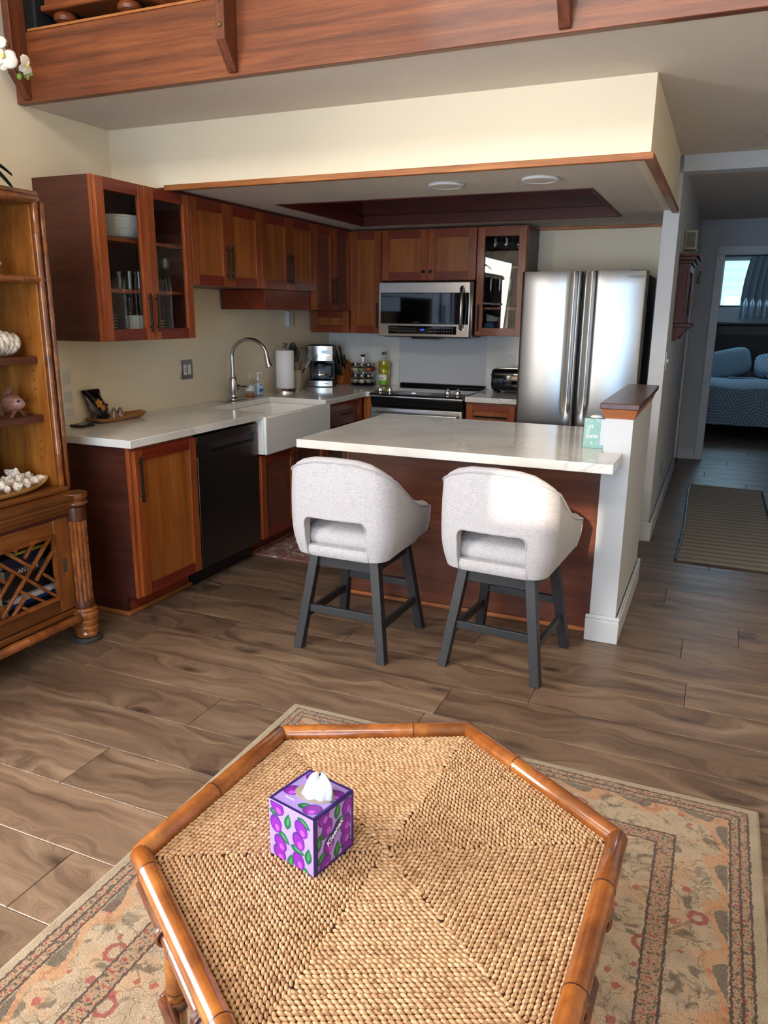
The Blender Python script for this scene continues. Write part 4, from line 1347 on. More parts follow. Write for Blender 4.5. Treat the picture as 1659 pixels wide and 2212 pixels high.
# plums (u, v) in metres from the face centre, from the printed pattern
FACES = {
    'left': ([(-0.0343, 0.0508, -40), (-0.0387, 0.0127, -80), (0.0262, 0.0292, -58), (-0.028, -0.0256, -58), (0.0191, 0.0, -70), (-0.0307, -0.0495, -55), (0.0182, -0.0425, -75)],
             [(-0.0378, 0.0379, 5), (-0.0076, 0.0295, 82), (0.0334, 0.0429, -25), (-0.0182, -0.0099, -35), (0.0165, -0.0209, -12), (-0.0022, -0.0547, 82), (0.036, -0.061, -30), (0.0432, -0.0221, 85)]),
    'right': ([(-0.0282, 0.0508, 58), (-0.0192, 0.0235, 70), (0.0383, 0.0368, 82), (0.0343, 0.0024, 62), (-0.0151, -0.0151, 70), (0.0333, -0.0251, 62), (-0.0262, -0.05, 52), (0.0373, -0.0558, 60)],
              [(0.0101, 0.0437, 80), (0.0151, 0.0163, 28), (-0.0434, 0.002, 85), (0.0081, -0.0394, 82), (0.0353, -0.0393, 15), (-0.0353, -0.0331, 42), (-0.0262, 0.0114, -20)]),
    'top': ([(-.036, -.012, 30), (.034, -.034, 40), (.040, .026, 20), (-.030, .044, 10)], [(-.022, .000, 30), (.034, .010, 160), (-.012, .046, 150), (.018, -.034, 20)])}
for fc, (pl, lv) in FACES.items():
    F, half = tface(fc)
    lu, lvv = half - .002, (BH / 2 - .002 if fc != 'top' else BD - .002)
    for (u, v, r) in lv:
        decal(F, lpts(u, v, .036, .0088, r), .00025, lu, lvv, 'leaf_print', m_leafd)
        decal(F, lpts(u + .001, v + .001, .022, .0032, r), .0004, lu, lvv, 'leaf_highlight', m_leafl)
    for (u, v, r) in pl:
        decal(F, epts(u, v, .0190, .0148, r), .00055, lu, lvv, 'plum_print', m_plumd)
        decal(F, epts(u + .0018, v - .0015, .0160, .0120, r), .0007, lu, lvv, 'plum_body', m_plum)
        decal(F, epts(u + .004, v - .007, .0070, .0055, r), .00085, lu, lvv, 'plum_highlight', m_pluml)
# indigo borders
for fc in ('top', 'right'):
    F, half = tface(fc)
    hv = BD if fc == 'top' else BH / 2
    F2 = F @ Matrix.Translation((-half, -hv, 0))
    ring_mb(F2, 2 * half, 2 * hv, .0052, .0009).build('indigo_border', m_navy, mbx, True)
F, half = tface('right')
MB(F).box(-half, -half + .011, -BH / 2, BH / 2, 0, .00095).build('indigo_edge', m_navy, mbx, True)
lb = MB(F).prism([(-.016, -.018), (.012, .004), (.016, .020), (-.010, .002)], 0, .0010)
lb = MB(F @ Matrix.Rotation(R(36), 4, 'Z')).box(-.024, .024, -.008, .010, 0, .0010).build('logo_plate', m_navy, mbx, True)
text_mb(MB(), 'Kleenex', .0165, F @ Matrix.Translation((.001, .001, .0012)) @ Matrix.Rotation(R(36), 4, 'Z'), .0002, 1.0, .25, .0003).build('logo_lettering', m_paper, mbx, True)
F, half = tface('top')
MB(F).prism(epts(.006, .004, .041, .027, 12, 32), 0, .0011).build('opening', plain('carton_grey_inside', '#9a8f86', .5), mbx, True)
MB(F).box(-.034, -.012, -.0348, -.0335, 0, .0006).build('small_print', m_paper, mbx, True)
def tissue(u, v):
    q = 2 * PI * u
    r = [.030, .0285, .027, .025, .021, .014, .004][min(6, int(round(v * 6)))]
    z = [0.0, .008, .017, .026, .033, .038, .040][min(6, int(round(v * 6)))]
    f = 1 + .16 * math.sin(3 * q + 1 + v) + .10 * math.sin(7 * q + 2 * v)
    return (.008 + r * f * math.cos(q) * (1.0 - .1 * v) + .006 * math.sin(v * 3), .004 + r * .62 * f * math.sin(q) + .010 * v, BH + .001 + z * (1 + .1 * math.sin(2 * q)))
MB().grid(tissue, 40, 6, True).build('tissue', plain('soft_tissue', '#c3cad2', .9, bump=.3, bscale=45), tx, True, ang=70)

# ------------------------------------------------------------------ rattan bookcase against the left wall
m_bk = wood('honey_rattan_wood', ('#532a13', '#7c451f', '#9c602c'), 'z', 1.0, .32, .35, .12, stretch=8)
m_bkh = wood('honey_rattan_wood_long', ('#4c2711', '#703f1a', '#8d5524'), 'y', 1.0, .32, .35, .12, stretch=8)
m_bkd = wood('bookcase_shelf_wood', ('#3a1d10', '#52291a', '#633424'), 'y', 1.0, .3, .3, .1)
m_bki = wood('bookcase_inner_side', ('#5a2c10', '#955820', '#bb7c36'), 'z', 1.0, .35, .3, .1, stretch=7)
m_bkp = bamboo_mat('bookcase_pole', ('#5a2e14', '#84491f', '#a5632c'), .2)
bk = thing('rattan_bookcase', 'tall rattan bookcase with lattice-door base standing at the left edge', 'bookcase', (.32, -4.15, 0))
YB, YE = -4.72, -3.585
# base
boxes((.03, .05, YB, YE, .14, .66)).build('base_back', m_bkd, bk)
boxes((.05, .545, YE - .022, YE, .14, .66)).build('base_side', m_bk, bk)
boxes((.05, .545, YB, YB + .022, .14, .66)).build('base_side', m_bk, bk)
boxes((.05, .545, YB + .022, YE - .022, .14, .165)).build('base_floor', m_bkd, bk)
boxes((.05, .545, YB + .022, YE - .022, .60, .655)).build('base_ceiling', m_bkd, bk)
boxes((.50, .550, YE - .052, YE - .022, .165, .60)).build('corner_stile', m_bk, bk, bev=.004)
# stepped mouldings under the top
for x1, z0, z1, mt in ((.565, .628, .650, m_bkh), (.578, .650, .672, m_bkh), (.590, .672, .690, m_bkh), (.600, .690, .714, m_bkh)):
    boxes((.03, x1, YB, YE + .010, z0, z1)).build('top_moulding', mt, bk, bev=.006, seg=3)
boxes((.03, .520, YB, YE + .004, .714, .738)).build('deck_step', m_bkh, bk, bev=.008, seg=3)
boxes((.45, .550, YB + .05, YE - .03, .140, .172)).build('bottom_rail', m_bkh, bk, bev=.006)
def wpole(p0, p1, r, nodes, name, parent, mat):
    off = Vector(parent.location)
    return bamboo(Vector(p0) - off, Vector(p1) - off, r, nodes, name, parent, mat)
wpole((.575, YB + .05, .128), (.575, YE - .05, .128), .021, (.2, .45, .70, .93), 'bottom_pole', bk, m_bkp)
# reeded corner columns
for y in (YE - .012, YB + .012):
    col_ = thing
    c = (.560, y, 0)
    cl = MB().lathe([(.048, .690), (.056, .694), (.058, .706), (.056, .716), (0, .716)], c, 28).build('column_cap', m_bkh, bk)
    MB().lathe([(.040, .655), (.052, .660), (.056, .668), (.052, .678), (.046, .682), (.046, .690), (0, .690)], c, 28).build('column_ring', m_bkh, bk)
    MB().lathe([(.036, .585), (.044, .590), (.046, .62), (.044, .652), (.036, .656)], c, 24).build('column_collar', m_bkd, bk)
    sh = MB().lathe([(.034, .205), (.034, .59)], c, 20).build('column_core', m_bkd, bk)
    for i in range(12):
        q = 2 * PI * i / 12
        MB().tube([(c[0] + .0345 * math.cos(q), c[1] + .0345 * math.sin(q), z) for z in (.205, .3, .4, .5, .588)], .0095, 8).build('reed', m_bkp, sh)
    MB().lathe([(.036, .165), (.045, .170), (.046, .19), (.044, .206), (.036, .210)], c, 24).build('column_collar', m_bkd, bk)
    MB().lathe([(.04, .022), (.050, .026), (.052, .040), (.046, .050), (.054, .056), (.056, .070), (.048, .080), (.057, .088), (.059, .104), (.050, .114), (.060, .122), (.062, .138), (.052, .150), (.058, .158), (.050, .168), (0, .168)], c, 28).build('turned_foot', m_bkp, bk)
    MB().lathe([(.062, 0), (.066, .004), (.066, .014), (.058, .022), (0, .022)], c, 28).build('foot_pad', m_rubber, bk)
boxes((.05, .12, YE - .08, YE - .01, 0, .14)).build('rear_foot', m_bkd, bk)
boxes((.05, .12, YB + .01, YB + .08, 0, .14)).build('rear_foot', m_bkd, bk)
# lattice doors
def lattice_door(y0, y1, mirror=False):
    z0, z1 = .178, .612
    x0, x1 = .528, .552
    fr_ = MB()
    door_ = boxes((x0, x1, y0, y0 + .075, z0, z1)).build('door', m_bk, bk, bev=.003)
    boxes((x0, x1, y1 - .085, y1, z0, z1)).build('stile', m_bk, door_, bev=.003)
    boxes((x0, x1, y0 + .075, y1 - .085, z0, z0 + .07)).build('rail', m_bkh, door_, bev=.003)
    boxes((x0, x1, y0 + .075, y1 - .085, z1 - .065, z1)).build('rail', m_bkh, door_, bev=.003)
    ry0, ry1, rz0, rz1 = y0 + .075, y1 - .085, z0 + .07, z1 - .065
    ring_mb(FX(.535, ry0 - .004, rz0 - .004), ry1 - ry0 + .008, rz1 - rz0 + .008, .014, .022).build('inner_moulding', m_bkp, door_)
    L = [(-4.034, .264, -3.742, .54), (-3.935, .526, -3.918, .541), (-3.889, .484, -3.833, .541), (-3.842, .369, -3.738, .471), (-4.043, .346, -3.951, .433), (-3.982, .25, -3.905, .317),
         (-4.021, .506, -3.736, .259), (-3.983, .54, -3.853, .434), (-4.029, .443, -3.983, .399), (-3.8, .388, -3.737, .334), (-3.928, .35, -3.795, .243), (-4.039, .377, -4.02, .361), (-3.927, .276, -3.891, .244)]
    for i, (a, b, c, d) in enumerate(L):
        if mirror:
            a, c = -8.34 - a, -8.34 - c
        a, c = [max(ry0 + .002, min(ry1 - .002, q)) for q in (a, c)]
        b, d = [max(rz0 + .002, min(rz1 - .002, q)) for q in (b, d)]
        xo = .545 if i < 6 else .541
        MB().bar((xo, a, b), (xo, c, d), .013, .016, up=(1, 0, 0)).build('lattice_bar', m_bkp, door_, bev=.002)
    if not mirror:
        yh = y1 - .042
        MB(FX(.5515, yh, .394)).prism([(.011 * math.cos(q) , .022 * (1 if math.sin(q) > 0 else -1) + .011 * math.sin(q)) for q in [2 * PI * i / 20 + .01 for i in range(20)]], 0, .003).build('pull_plate', plain('pewter', '#8f8b86', .3, .9), door_)
    return door_
lattice_door(-4.145, -3.640)
lattice_door(-4.660, -4.155, True)
# hutch
boxes((.03, .045, YB + .03, YE, .738, 1.965)).build('hutch_back', m_bkd, bk)
boxes((.045, .475, YE - .025, YE, .738, 1.965)).build('hutch_side', m_bki, bk, bev=.003)
boxes((.045, .475, YB + .03, YB + .055, .738, 1.965)).build('hutch_side', m_bki, bk, bev=.003)
boxes((.03, .480, YB + .03, YE, 1.935, 1.965)).build('hutch_top', m_bkh, bk, bev=.006)
for z in (1.300, 1.045):
    boxes((.046, .440, YB + .056, YE - .026, z - .014, z + .016)).build('shelf', m_bkd, bk, bev=.003)
boxes((.046, .470, YB + .056, YE - .026, 1.622, 1.648)).build('shelf', m_bkd, bk, bev=.003)
wpole((.480, YB + .05, 1.636), (.480, YE + .006, 1.636), .0165, (.3, .62, .9), 'shelf_pole', bk, m_bkp)
wpole((.486, YE - .008, .738), (.486, YE - .008, 1.945), .0145, (.12, .33, .52, .72, .9), 'corner_pole', bk, m_bkp)
wpole((.480, YE + .034, .716), (.480, YE + .034, 1.945), .0135, (.2, .43, .63, .83), 'corner_pole', bk, m_bkp)
wpole((.486, YB + .03, 1.955), (.486, YE + .01, 1.955), .0165, (.25, .55, .85), 'crown_pole', bk, m_bkp)
wpole((.470, YB + .03, 1.978), (.470, YE + .02, 1.978), .0150, (.3, .6), 'crown_pole', bk, m_bkp)
hm_ = MB()
for z in (1.13, 1.17, 1.21, 1.25, 1.39, 1.44, 1.49, .86, .90, .94):
    boxes((.405, .409, YE - .0262, YE - .0245, z, z + .006)).build('peg_hole', m_hole, bk)

# things on the bookcase
m_shell = NT('sea_shell')
_n = m_shell.noise(m_shell.coords(rand=5), 60, 3, .6)
m_shell.P(Base_Color=m_shell.ramp(_n, [(.3, '#8c7560'), (.45, '#cfc3b4'), (.6, '#ece6dd')]), Roughness=.5)
m_shell.bump(_n, .4, .004)
m_shell = m_shell.m
m_boat = plain('pale_wood_dish', '#b98a50', .5, bump=.05, bscale=60)
# long shallow dish of shells
def dish(name, label, c, L, W, Hh, mat, tip=.02, rot=90.0, boxy=2.0):
    m = MB(Matrix.Translation(c) @ Matrix.Rotation(R(rot), 4, 'Z'))
    prof = [(.60, 0), (.78, .10), (.93, .5), (1.0, .98), (1.0, 1.0), (.965, 1.0), (.90, .6), (.74, .22), (.0, .18)]
    n = 40
    vs, fs = [], []
    for r, h in prof:
        for i in range(n):
            q = 2 * PI * i / n
            cx, sy = math.cos(q), math.sin(q)
            k = (abs(cx) ** boxy + abs(sy) ** boxy) ** (-1 / boxy)
            vs.append((L / 2 * r * cx * k, W / 2 * r * sy * k, Hh * h + tip * h * abs(cx) ** 6))
    for j in range(len(prof) - 1):
        for i in range(n):
            l = (i + 1) % n
            fs.append((j * n + i, j * n + l, (j + 1) * n + l, (j + 1) * n + i))
    fs.append(tuple(range(n - 1, -1, -1)))
    m.add(vs, fs)
    return m.build(name, mat, ang=50)
o = dish('shell_dish', '', (.405, -3.885, .7385), .56, .20, .026, m_boat, .022)
tag(o, 'long pale wooden dish heaped with sea shells on the bookcase base', 'dish')
def conch(c, s, rot, kind, tilt):
    Q = Matrix.Translation(c) @ Matrix.Rotation(R(rot), 4, 'Z') @ Matrix.Rotation(R(tilt), 4, 'Y')
    m = MB(Q)
    if kind == 0:      # whelk
        prof = [(0, -1.0), (.12, -.85), (.30, -.45), (.50, -.05), (.46, .10), (.34, .18), (.36, .28), (.24, .38), (.26, .46), (.15, .56), (.16, .62), (.06, .74), (0, .80)]
    elif kind == 1:    # rounded cowrie
        prof = [(0, -.6), (.22, -.5), (.40, -.2), (.42, .1), (.30, .42), (.10, .55), (0, .56)]
    else:              # broken turban
        prof = [(.0, -.55), (.30, -.5), (.48, -.25), (.40, -.05), (.44, .05), (.30, .25), (.33, .32), (.14, .5), (0, .6)]
    n = 14
    pr = [(r * s, z * s) for r, z in prof]
    m2 = MB(Q)
    vs, fs = [], []
    for j, (r, z) in enumerate(pr):
        for i in range(n):
            q = 2 * PI * i / n
            w = 1 + .16 * math.sin(5 * q + j * .9 + rot) + (.18 if i % 7 == 0 else 0)
            vs.append((r * w * math.cos(q), r * w * .82 * math.sin(q), z))
    for j in range(len(pr) - 1):
        for i in range(n):
            l = (i + 1) % n
            fs.append((j * n + i, j * n + l, (j + 1) * n + l, (j + 1) * n + i))
    m2.add(vs, fs)
    return m2.build('sea_shell', m_shell, ang=60)
spots = [(.405, -3.64, .772, .040, 0), (.43, -3.69, .775, .036, 2), (.37, -3.67, .783, .052, 2), (.44, -3.74, .775, .044, 1), (.40, -3.74, .79, .046, 0), (.35, -3.73, .80, .058, 0),
         (.455, -3.80, .772, .040, 2), (.41, -3.80, .785, .050, 2), (.36, -3.79, .785, .044, 1), (.46, -3.86, .772, .036, 1), (.42, -3.865, .785, .052, 2), (.37, -3.86, .79, .048, 1),
         (.44, -3.93, .780, .048, 2), (.39, -3.93, .785, .050, 0), (.345, -3.86, .785, .036, 1), (.35, -3.93, .785, .044, 2)]
cnt = {0: 0, 1: 0, 2: 0}
for i, (x, y, z, s, k) in enumerate(sorted(spots, key=lambda q: -q[1])):
    o = conch((x, y, z), s, rnd.uniform(0, 360), k, rnd.uniform(40, 120))
    lab = {0: 'pointed whitish whelk shell', 1: 'smooth rounded shell', 2: 'broken chunky turban shell'}[k] + ' in the wooden dish, %s of its kind from the right tip' % ORD[cnt[k]]
    cnt[k] += 1
    tag(o, lab, 'shell', {0: 'whelk shells in the dish', 1: 'rounded shells in the dish', 2: 'turban shells in the dish'}[k])
# clear gift bag with red contents behind the dish
gb_ = thing('gift_bag', 'crinkled clear bag with dark red contents behind the shell dish', 'bag', (.20, -3.86, .7385))
MB().ell((.20, -3.86, .80), .09, .085, .062, 14, 8, .8).build('red_contents', plain('dark_red_wrap', '#5a1c1c', .4), gb_)
MB().grid(lambda u, v: (.21 + (.11 + .008 * math.sin(u * 40)) * math.cos(2 * PI * u) * (1 - .5 * v * v), -3.85 + (.105 + .008 * math.sin(u * 31)) * math.sin(2 * PI * u) * (1 - .5 * v * v), .740 + .15 * v), 40, 6, True).build('clear_wrap', glass('crinkled_film', (.9, .92, .9), .05), gb_)
# carved fish on the shelf
m_fish = wood('carved_fish_wood', ('#5e3a30', '#7e5446', '#96695a'), 'x', 6, .4, .2, .3)
FZ = 1.0615
fz = thing('carved_fish', 'carved reddish wooden fish standing on fins on the lower shelf', 'figurine', (.385, -3.715, FZ))
m = MB()
m.grid(lambda u, v: (.385 + (.5 - v) * -.14, -3.715 + .034 * math.sin(PI * min(1, v * 1.02 + .04)) ** .7 * math.cos(2 * PI * u) * (1.0 if v < .8 else .5), FZ + .058 + .040 * math.sin(PI * min(1, v * .98 + .03)) ** .7 * math.sin(2 * PI * u)), 20, 14, True)
m.build('body', m_fish, fz, ang=60)
MB().prism([(.36, FZ + .085), (.40, FZ + .125), (.345, FZ + .112), (.33, FZ + .09)], -3.719, -3.711, 'y').build('dorsal_fin', m_fish, fz)
for s in (-1, 1):
    MB().prism([(-3.715 + s * .010, FZ + .04), (-3.715 + s * .040, FZ + .0), (-3.715 + s * .030, FZ), (-3.715 + s * .004, FZ + .03)], .40, .407, 'x').build('leg_fin', m_fish, fz)
    MB().ell((.440, -3.715 + s * .022, FZ + .072), .006, .006, .006, 10, 6).build('eye', m_blackp, fz)
boxes((.305, .315, -3.719, -3.711, FZ, FZ + .06)).build('tail_fin', m_fish, fz)
# giant clam on the middle shelf
def clam(u, v):
    q = PI * u
    r = .062 + .055 * v
    rib = 1 + .06 * math.sin(q * 14) * v
    return (.37 + .05 * v * math.cos(2 * PI * u * .5) * .8, -3.750 + r * rib * math.cos(q) * (.5 + .5 * v), 1.3165 + .003 + .10 * v * (.55 + .45 * math.sin(q)) + .012 * v * math.sin(q * 14))
cs = thing('clam_shell', 'large ribbed white clam shell on the middle shelf', 'shell', (.37, -3.75, 1.3165))
for i in range(5):
    t_ = (i - 2) / 2
    pts = [(.37 + .035 * math.sin(PI * k / 8), -3.745 + t_ * (.022 + .055 * k / 8), 1.3175 + .012 + .095 * (k / 8) * (1 - .18 * abs(t_))) for k in range(9)]
    MB().tube(pts, [.008 + .018 * math.sin(PI * min(1, (k + .6) / 9)) for k in range(9)], 12).build('rib', m_shell, cs, ang=70)
MB().ell((.375, -3.745, 1.366), .028, .055, .045, 16, 10).build('shell_body', m_shell, cs, ang=70)
# coral piece on the upper shelf
co_ = thing('coral_piece', 'small piece of pale branching coral on the upper shelf', 'coral', (.40, -3.76, 1.6485))
for i in range(9):
    q = 2.399 * i
    MB().tube([(.40, -3.765, 1.652), (.40 + .02 * math.cos(q), -3.765 + .02 * math.sin(q), 1.675), (.40 + .038 * math.cos(q), -3.765 + .038 * math.sin(q), 1.69 + .004 * i)], [.010, .007, .006], 7).build('branch', m_shell, co_)
# books behind the lattice
def book(label, c, size, color, rot=0, text=None, up=False):
    x, y, z = c
    a, b, h = size
    o = thing('book', label, 'book', (x, y, z))
    boxes((x - a / 2, x + a / 2, y - b / 2, y + b / 2, z, z + h)).build('cover', plain('book_cover', color, .45), o, bev=.001)
    boxes((x - a / 2 - .001, x + a / 2 - .004, y - b / 2 - .0006, y + b / 2 + .0006, z + .003, z + h - .003)).build('pages', m_paper, o)
    if text:
        text_mb(MB(), text, .030, FX(x + a / 2 + .0012, y, z + h / 2), .0004).build('spine_lettering', m_paper, o)
    return o
book('dark grey book reading ANTON on its spine behind the lattice', (.36, -3.82, .392), (.24, .24, .038), '#33353c', 0, 'ANTON')
book('navy book lying at the top of the lattice compartment', (.36, -3.83, .4305), (.22, .22, .045), '#14183a')
book('thin yellow-topped booklet at the top of the book pile', (.36, -3.78, .476), (.20, .16, .012), '#b9a82c')
book('wide black book in the middle of the lattice compartment', (.36, -3.85, .355), (.25, .30, .0365), '#0c0c0e')
book('black book under the wide black one', (.36, -3.85, .305), (.25, .30, .0495), '#17171a')
book('white and blue magazine low behind the lattice', (.38, -3.80, .283), (.25, .26, .0215), '#cfd2da')
book('dark blue paperback under the magazine', (.37, -3.81, .262), (.25, .26, .0205), '#1d3a86')
book('black book at the bottom of the pile', (.37, -3.82, .215), (.26, .28, .0465), '#101013')
book('grey book resting on the cabinet floor', (.37, -3.82, .1655), (.26, .30, .049), '#77736c')
book('orange photo album standing at the left behind the lattice', (.40, -4.03, .1655), (.22, .09, .13), '#b5752a')
book('pale folded brochure leaning at the left behind the lattice', (.40, -4.04, .296), (.20, .11, .09), '#b4b7b0')

# orchid on top of the bookcase
orc = thing('orchid', 'white silk orchid with green buds on top of the bookcase', 'orchid', (.36, -3.83, 1.993))
MB().lathe([(.045, 0), (.06, .01), (.072, .10), (.074, .115), (.066, .115), (.06, .10), (0, .098)], (.36, -3.83, 1.993), 24).build('pot', m_ceramic, orc)
m_oleaf = plain('orchid_leaf', '#15261c', .35, coat=.3)
m_stem = plain('orchid_stem', '#5c6b38', .5)
m_petal = plain('orchid_petal', '#efe9dc', .55, bump=.05, bscale=60)
m_lip = plain('orchid_lip', '#dccb6a', .5)
m_bud = plain('orchid_bud', '#6f9a3a', .45)
def leaf(p, d, L, w, droop):
    p, d = Vector(p), Vector(d).normalized()
    sd = d.cross(Vector((0, 0, 1))).normalized()
    def fn(u, v):
        a = (u - .5) * 2
        q = p + d * (L * v) + sd * (a * w * math.sin(PI * min(.98, v * .92 + .08)) ** .8) + Vector((0, 0, .22 * L * v - droop * v * v - .25 * w * (1 - abs(a))))
        return q
    m = MB().grid(fn, 6, 12)
    return m
for d_, L, w, dr_ in (((.35, .9, 0), .205, .026, .10), ((.3, 1, 0), .235, .022, .19), ((-.3, -1, 0), .2, .03, .1), ((.9, -.3, 0), .2, .03, .12), ((-.4, .7, 0), .16, .026, .06)):
    o = leaf((.36, -3.83, 2.105), d_, L, w, dr_).build('leaf', m_oleaf, orc)
    sm = o.modifiers.new('thick', 'SOLIDIFY')
    sm.thickness = .003
stem = [(.36, -3.83, 2.10), (.37, -3.83, 2.30), (.385, -3.78, 2.47), (.40, -3.70, 2.535), (.41, -3.62, 2.520), (.42, -3.555, 2.465), (.42, -3.515, 2.445), (.42, -3.475, 2.462)]
MB().tube(stem, [.004, .004, .0035, .003, .003, .0025, .002, .0015], 7).build('stem', m_stem, orc)
CAMV = Vector((3.18, -6.12, 1.5))
def flower(c, s, face, roll):
    c = Vector(c)
    N = Vector(face).normalized()
    U = N.cross(Vector((0, 0, 1))).normalized() * -1
    V = N.cross(U) * -1
    F = frame(c, U, N, V)
    f = None
    for i, (ang, L, w) in enumerate(((90, 1.0, .42), (210, .95, .40), (330, .95, .40), (12, 1.05, .62), (168, 1.05, .62))):
        a = R(ang + roll)
        def fn(u, v, a=a, L=L, w=w, i=i):
            t = (u - .5) * 2
            wd = w * s * math.sin(PI * min(.97, v * .80 + .14)) ** .75
            x, y = L * s * v, t * wd
            z = .18 * s * v * (1 - v) * 2 - .10 * s * v * v * (1 + .6 * t * t) + (.05 * s if i > 2 else 0)
            return (x * math.cos(a) - y * math.sin(a), x * math.sin(a) + y * math.cos(a), z)
        p = MB(F).grid(fn, 8, 8).build('petal', m_petal, orc if f is None else f, ang=80)
        sm = p.modifiers.new('thick', 'SOLIDIFY')
        sm.thickness = .0012
        f = f or p
    MB(F).ell((0, -.10 * s, .16 * s), .16 * s, .24 * s, .16 * s, 12, 8).build('lip', m_lip, f)
    MB(F).tube([(0, -.15 * s, .12 * s), (0, -.38 * s, .22 * s), (0, -.52 * s, .16 * s)], [.10 * s, .07 * s, .03 * s], 8).build('column', m_petal, f)
flower((.425, -3.612, 2.487), .050, (.6, -.6, -.25), 10)
flower((.425, -3.632, 2.545), .036, (.5, -.7, .3), 40)
flower((.425, -3.500, 2.483), .042, (.95, .15, -.25), 60)
for p, r_ in (((.42, -3.537, 2.436), .0105), ((.42, -3.494, 2.441), .0065), ((.42, -3.472, 2.460), .0065)):
    MB().ell(p, r_, r_, r_ * 1.15, 12, 8).build('bud', m_bud, orc)

# ------------------------------------------------------------------ things on the worktops
# faucet
fc = thing('kitchen_faucet', 'brushed nickel gooseneck faucet behind the sink', 'faucet', (.106, -1.653, .915))
boxes((.078, .134, -1.785, -1.521, .915, .922)).build('deck_plate', m_nickel, fc, bev=.003)
MB().lathe([(.034, .922), (.034, .930), (.026, .940), (.024, .945), (.0265, .96), (.028, 1.00), (.0285, 1.05), (.024, 1.072), (.020, 1.078), (.021, 1.085), (.018, 1.092), (0, 1.092)], (.106, -1.653, 0), 24).build('body', m_nickel, fc)
gp = [(.106, 1.085), (.106, 1.15), (.106, 1.21)] + [(.246 - .140 * math.cos(PI * i / 16), 1.215 + .118 * math.sin(PI * i / 16)) for i in range(15)]
ex, ez = gp[-1]
MB().tube([(x, -1.653, z) for x, z in gp], .0125, 12).build('gooseneck', m_nickel, fc)
MB().tube([(ex, -1.653, ez), (ex + .006, -1.653, ez - .03), (ex + .016, -1.653, ez - .075), (ex + .024, -1.653, ez - .10), (ex + .026, -1.653, ez - .106)], [.014, .0155, .018, .024, .023], 16).build('spray_head', m_nickel, fc)
MB().tube([(.106, -1.653, 1.005), (.122, -1.612, 1.005)], [.018, .020], 14).build('valve', m_nickel, fc)
MB().tube([(.122, -1.612, 1.005), (.142, -1.555, 1.002), (.150, -1.535, 1.0)], [.0085, .0095, .0075], 10).build('lever', m_nickel, fc)
# soap and sanitizer
o = thing('soap_bottle', 'nearly empty clear dish soap bottle behind the sink', 'bottle', (.085, -1.415, .915))
MB().lathe([(.030, .001), (.034, .006), (.036, .05), (.034, .085), (.024, .115), (.012, .125), (.012, .14)], (.085, -1.415, .915), 20).build('bottle_body', m_glass, o)
MB().lathe([(.030, .003), (.033, .008), (.034, .026), (0, .026)], (.085, -1.415, .915), 20).build('amber_soap', plain('amber_liquid', '#a85a1e', .2), o)
MB().lathe([(.0145, .135), (.0145, .158), (.008, .162), (.007, .172), (0, .172)], (.085, -1.415, .915), 14).build('cap', m_glass, o)
MB().lathe([(.0365, .045), (.0358, .085)], (.085, -1.415, .915), 20).build('label', plain('soap_label', '#cfd6d8', .5), o)
o = thing('sanitizer_bottle', 'clear hand sanitizer bottle with blue and white label and pump', 'bottle', (.085, -1.305, .915))
MB().box(-.026, .026, -.032, .032, 0, .115).build('bottle_body', m_glass, o, True, bev=.01, seg=3)
MB().box(-.024, .024, -.030, .030, .003, .09).build('gel', plain('clear_blue_gel', '#b9cfe6', .15), o, True, bev=.009)
lb_ = MB().box(.0262, .0266, -.026, .026, .050, .095).build('label', plain('blue_white_label', '#dfe6f2', .5), o, True)
MB().box(.0264, .0269, -.026, .026, .030, .052).build('blue_band', plain('blue_label', '#2f78c4', .5), o, True)
text_mb(MB(), 'PURELL', .012, frame((.0268, 0, .082), (0, 1, 0), (1, 0, 0)), .0003).build('label_lettering', plain('navy_print', '#23397c', .5), lb_, True)
MB().lathe([(.012, .115), (.012, .130), (.005, .132), (.005, .160), (.009, .162), (.009, .170), (0, .171)], n=14).build('pump', plain('clear_pump', '#d5dade', .3), o, True)
MB().tube([(0, 0, .165), (.03, 0, .165), (.036, 0, .158)], .004, 8).build('nozzle', plain('clear_nozzle', '#d5dade', .3), o, True)
# paper towel holder and roll
o = thing('paper_towel_holder', 'steel paper towel stand beside the sink', 'holder', (.142, -1.010, .915))
MB().lathe([(.096, 0), (.096, .006), (.088, .030), (.084, .033), (0, .033)], (.142, -1.010, .915), 32).build('weighted_base', m_steel, o)
MB().lathe([(.007, .03), (.007, .325), (.010, .328), (.018, .366), (.016, .370), (0, .370)], (.142, -1.010, .915), 16).build('post', m_nickel, o)
t = NT('quilted_paper')
_v = t.n('TexVoronoi', {'Vector': t.coords(), 'Scale': 75.0}).outputs[0]
t.P(Base_Color=col('#e8e6e4'), Roughness=.9)
t.bump(_v, .35, .003)
tag(MB().lathe([(.016, .034), (.068, .034), (.070, .037), (.070, .315), (.068, .318), (.016, .318), (.016, .034)], (.142, -1.010, .915), 32).build('paper_towel_roll', t.m), 'white quilted paper towel roll on its steel stand', 'paper towel')
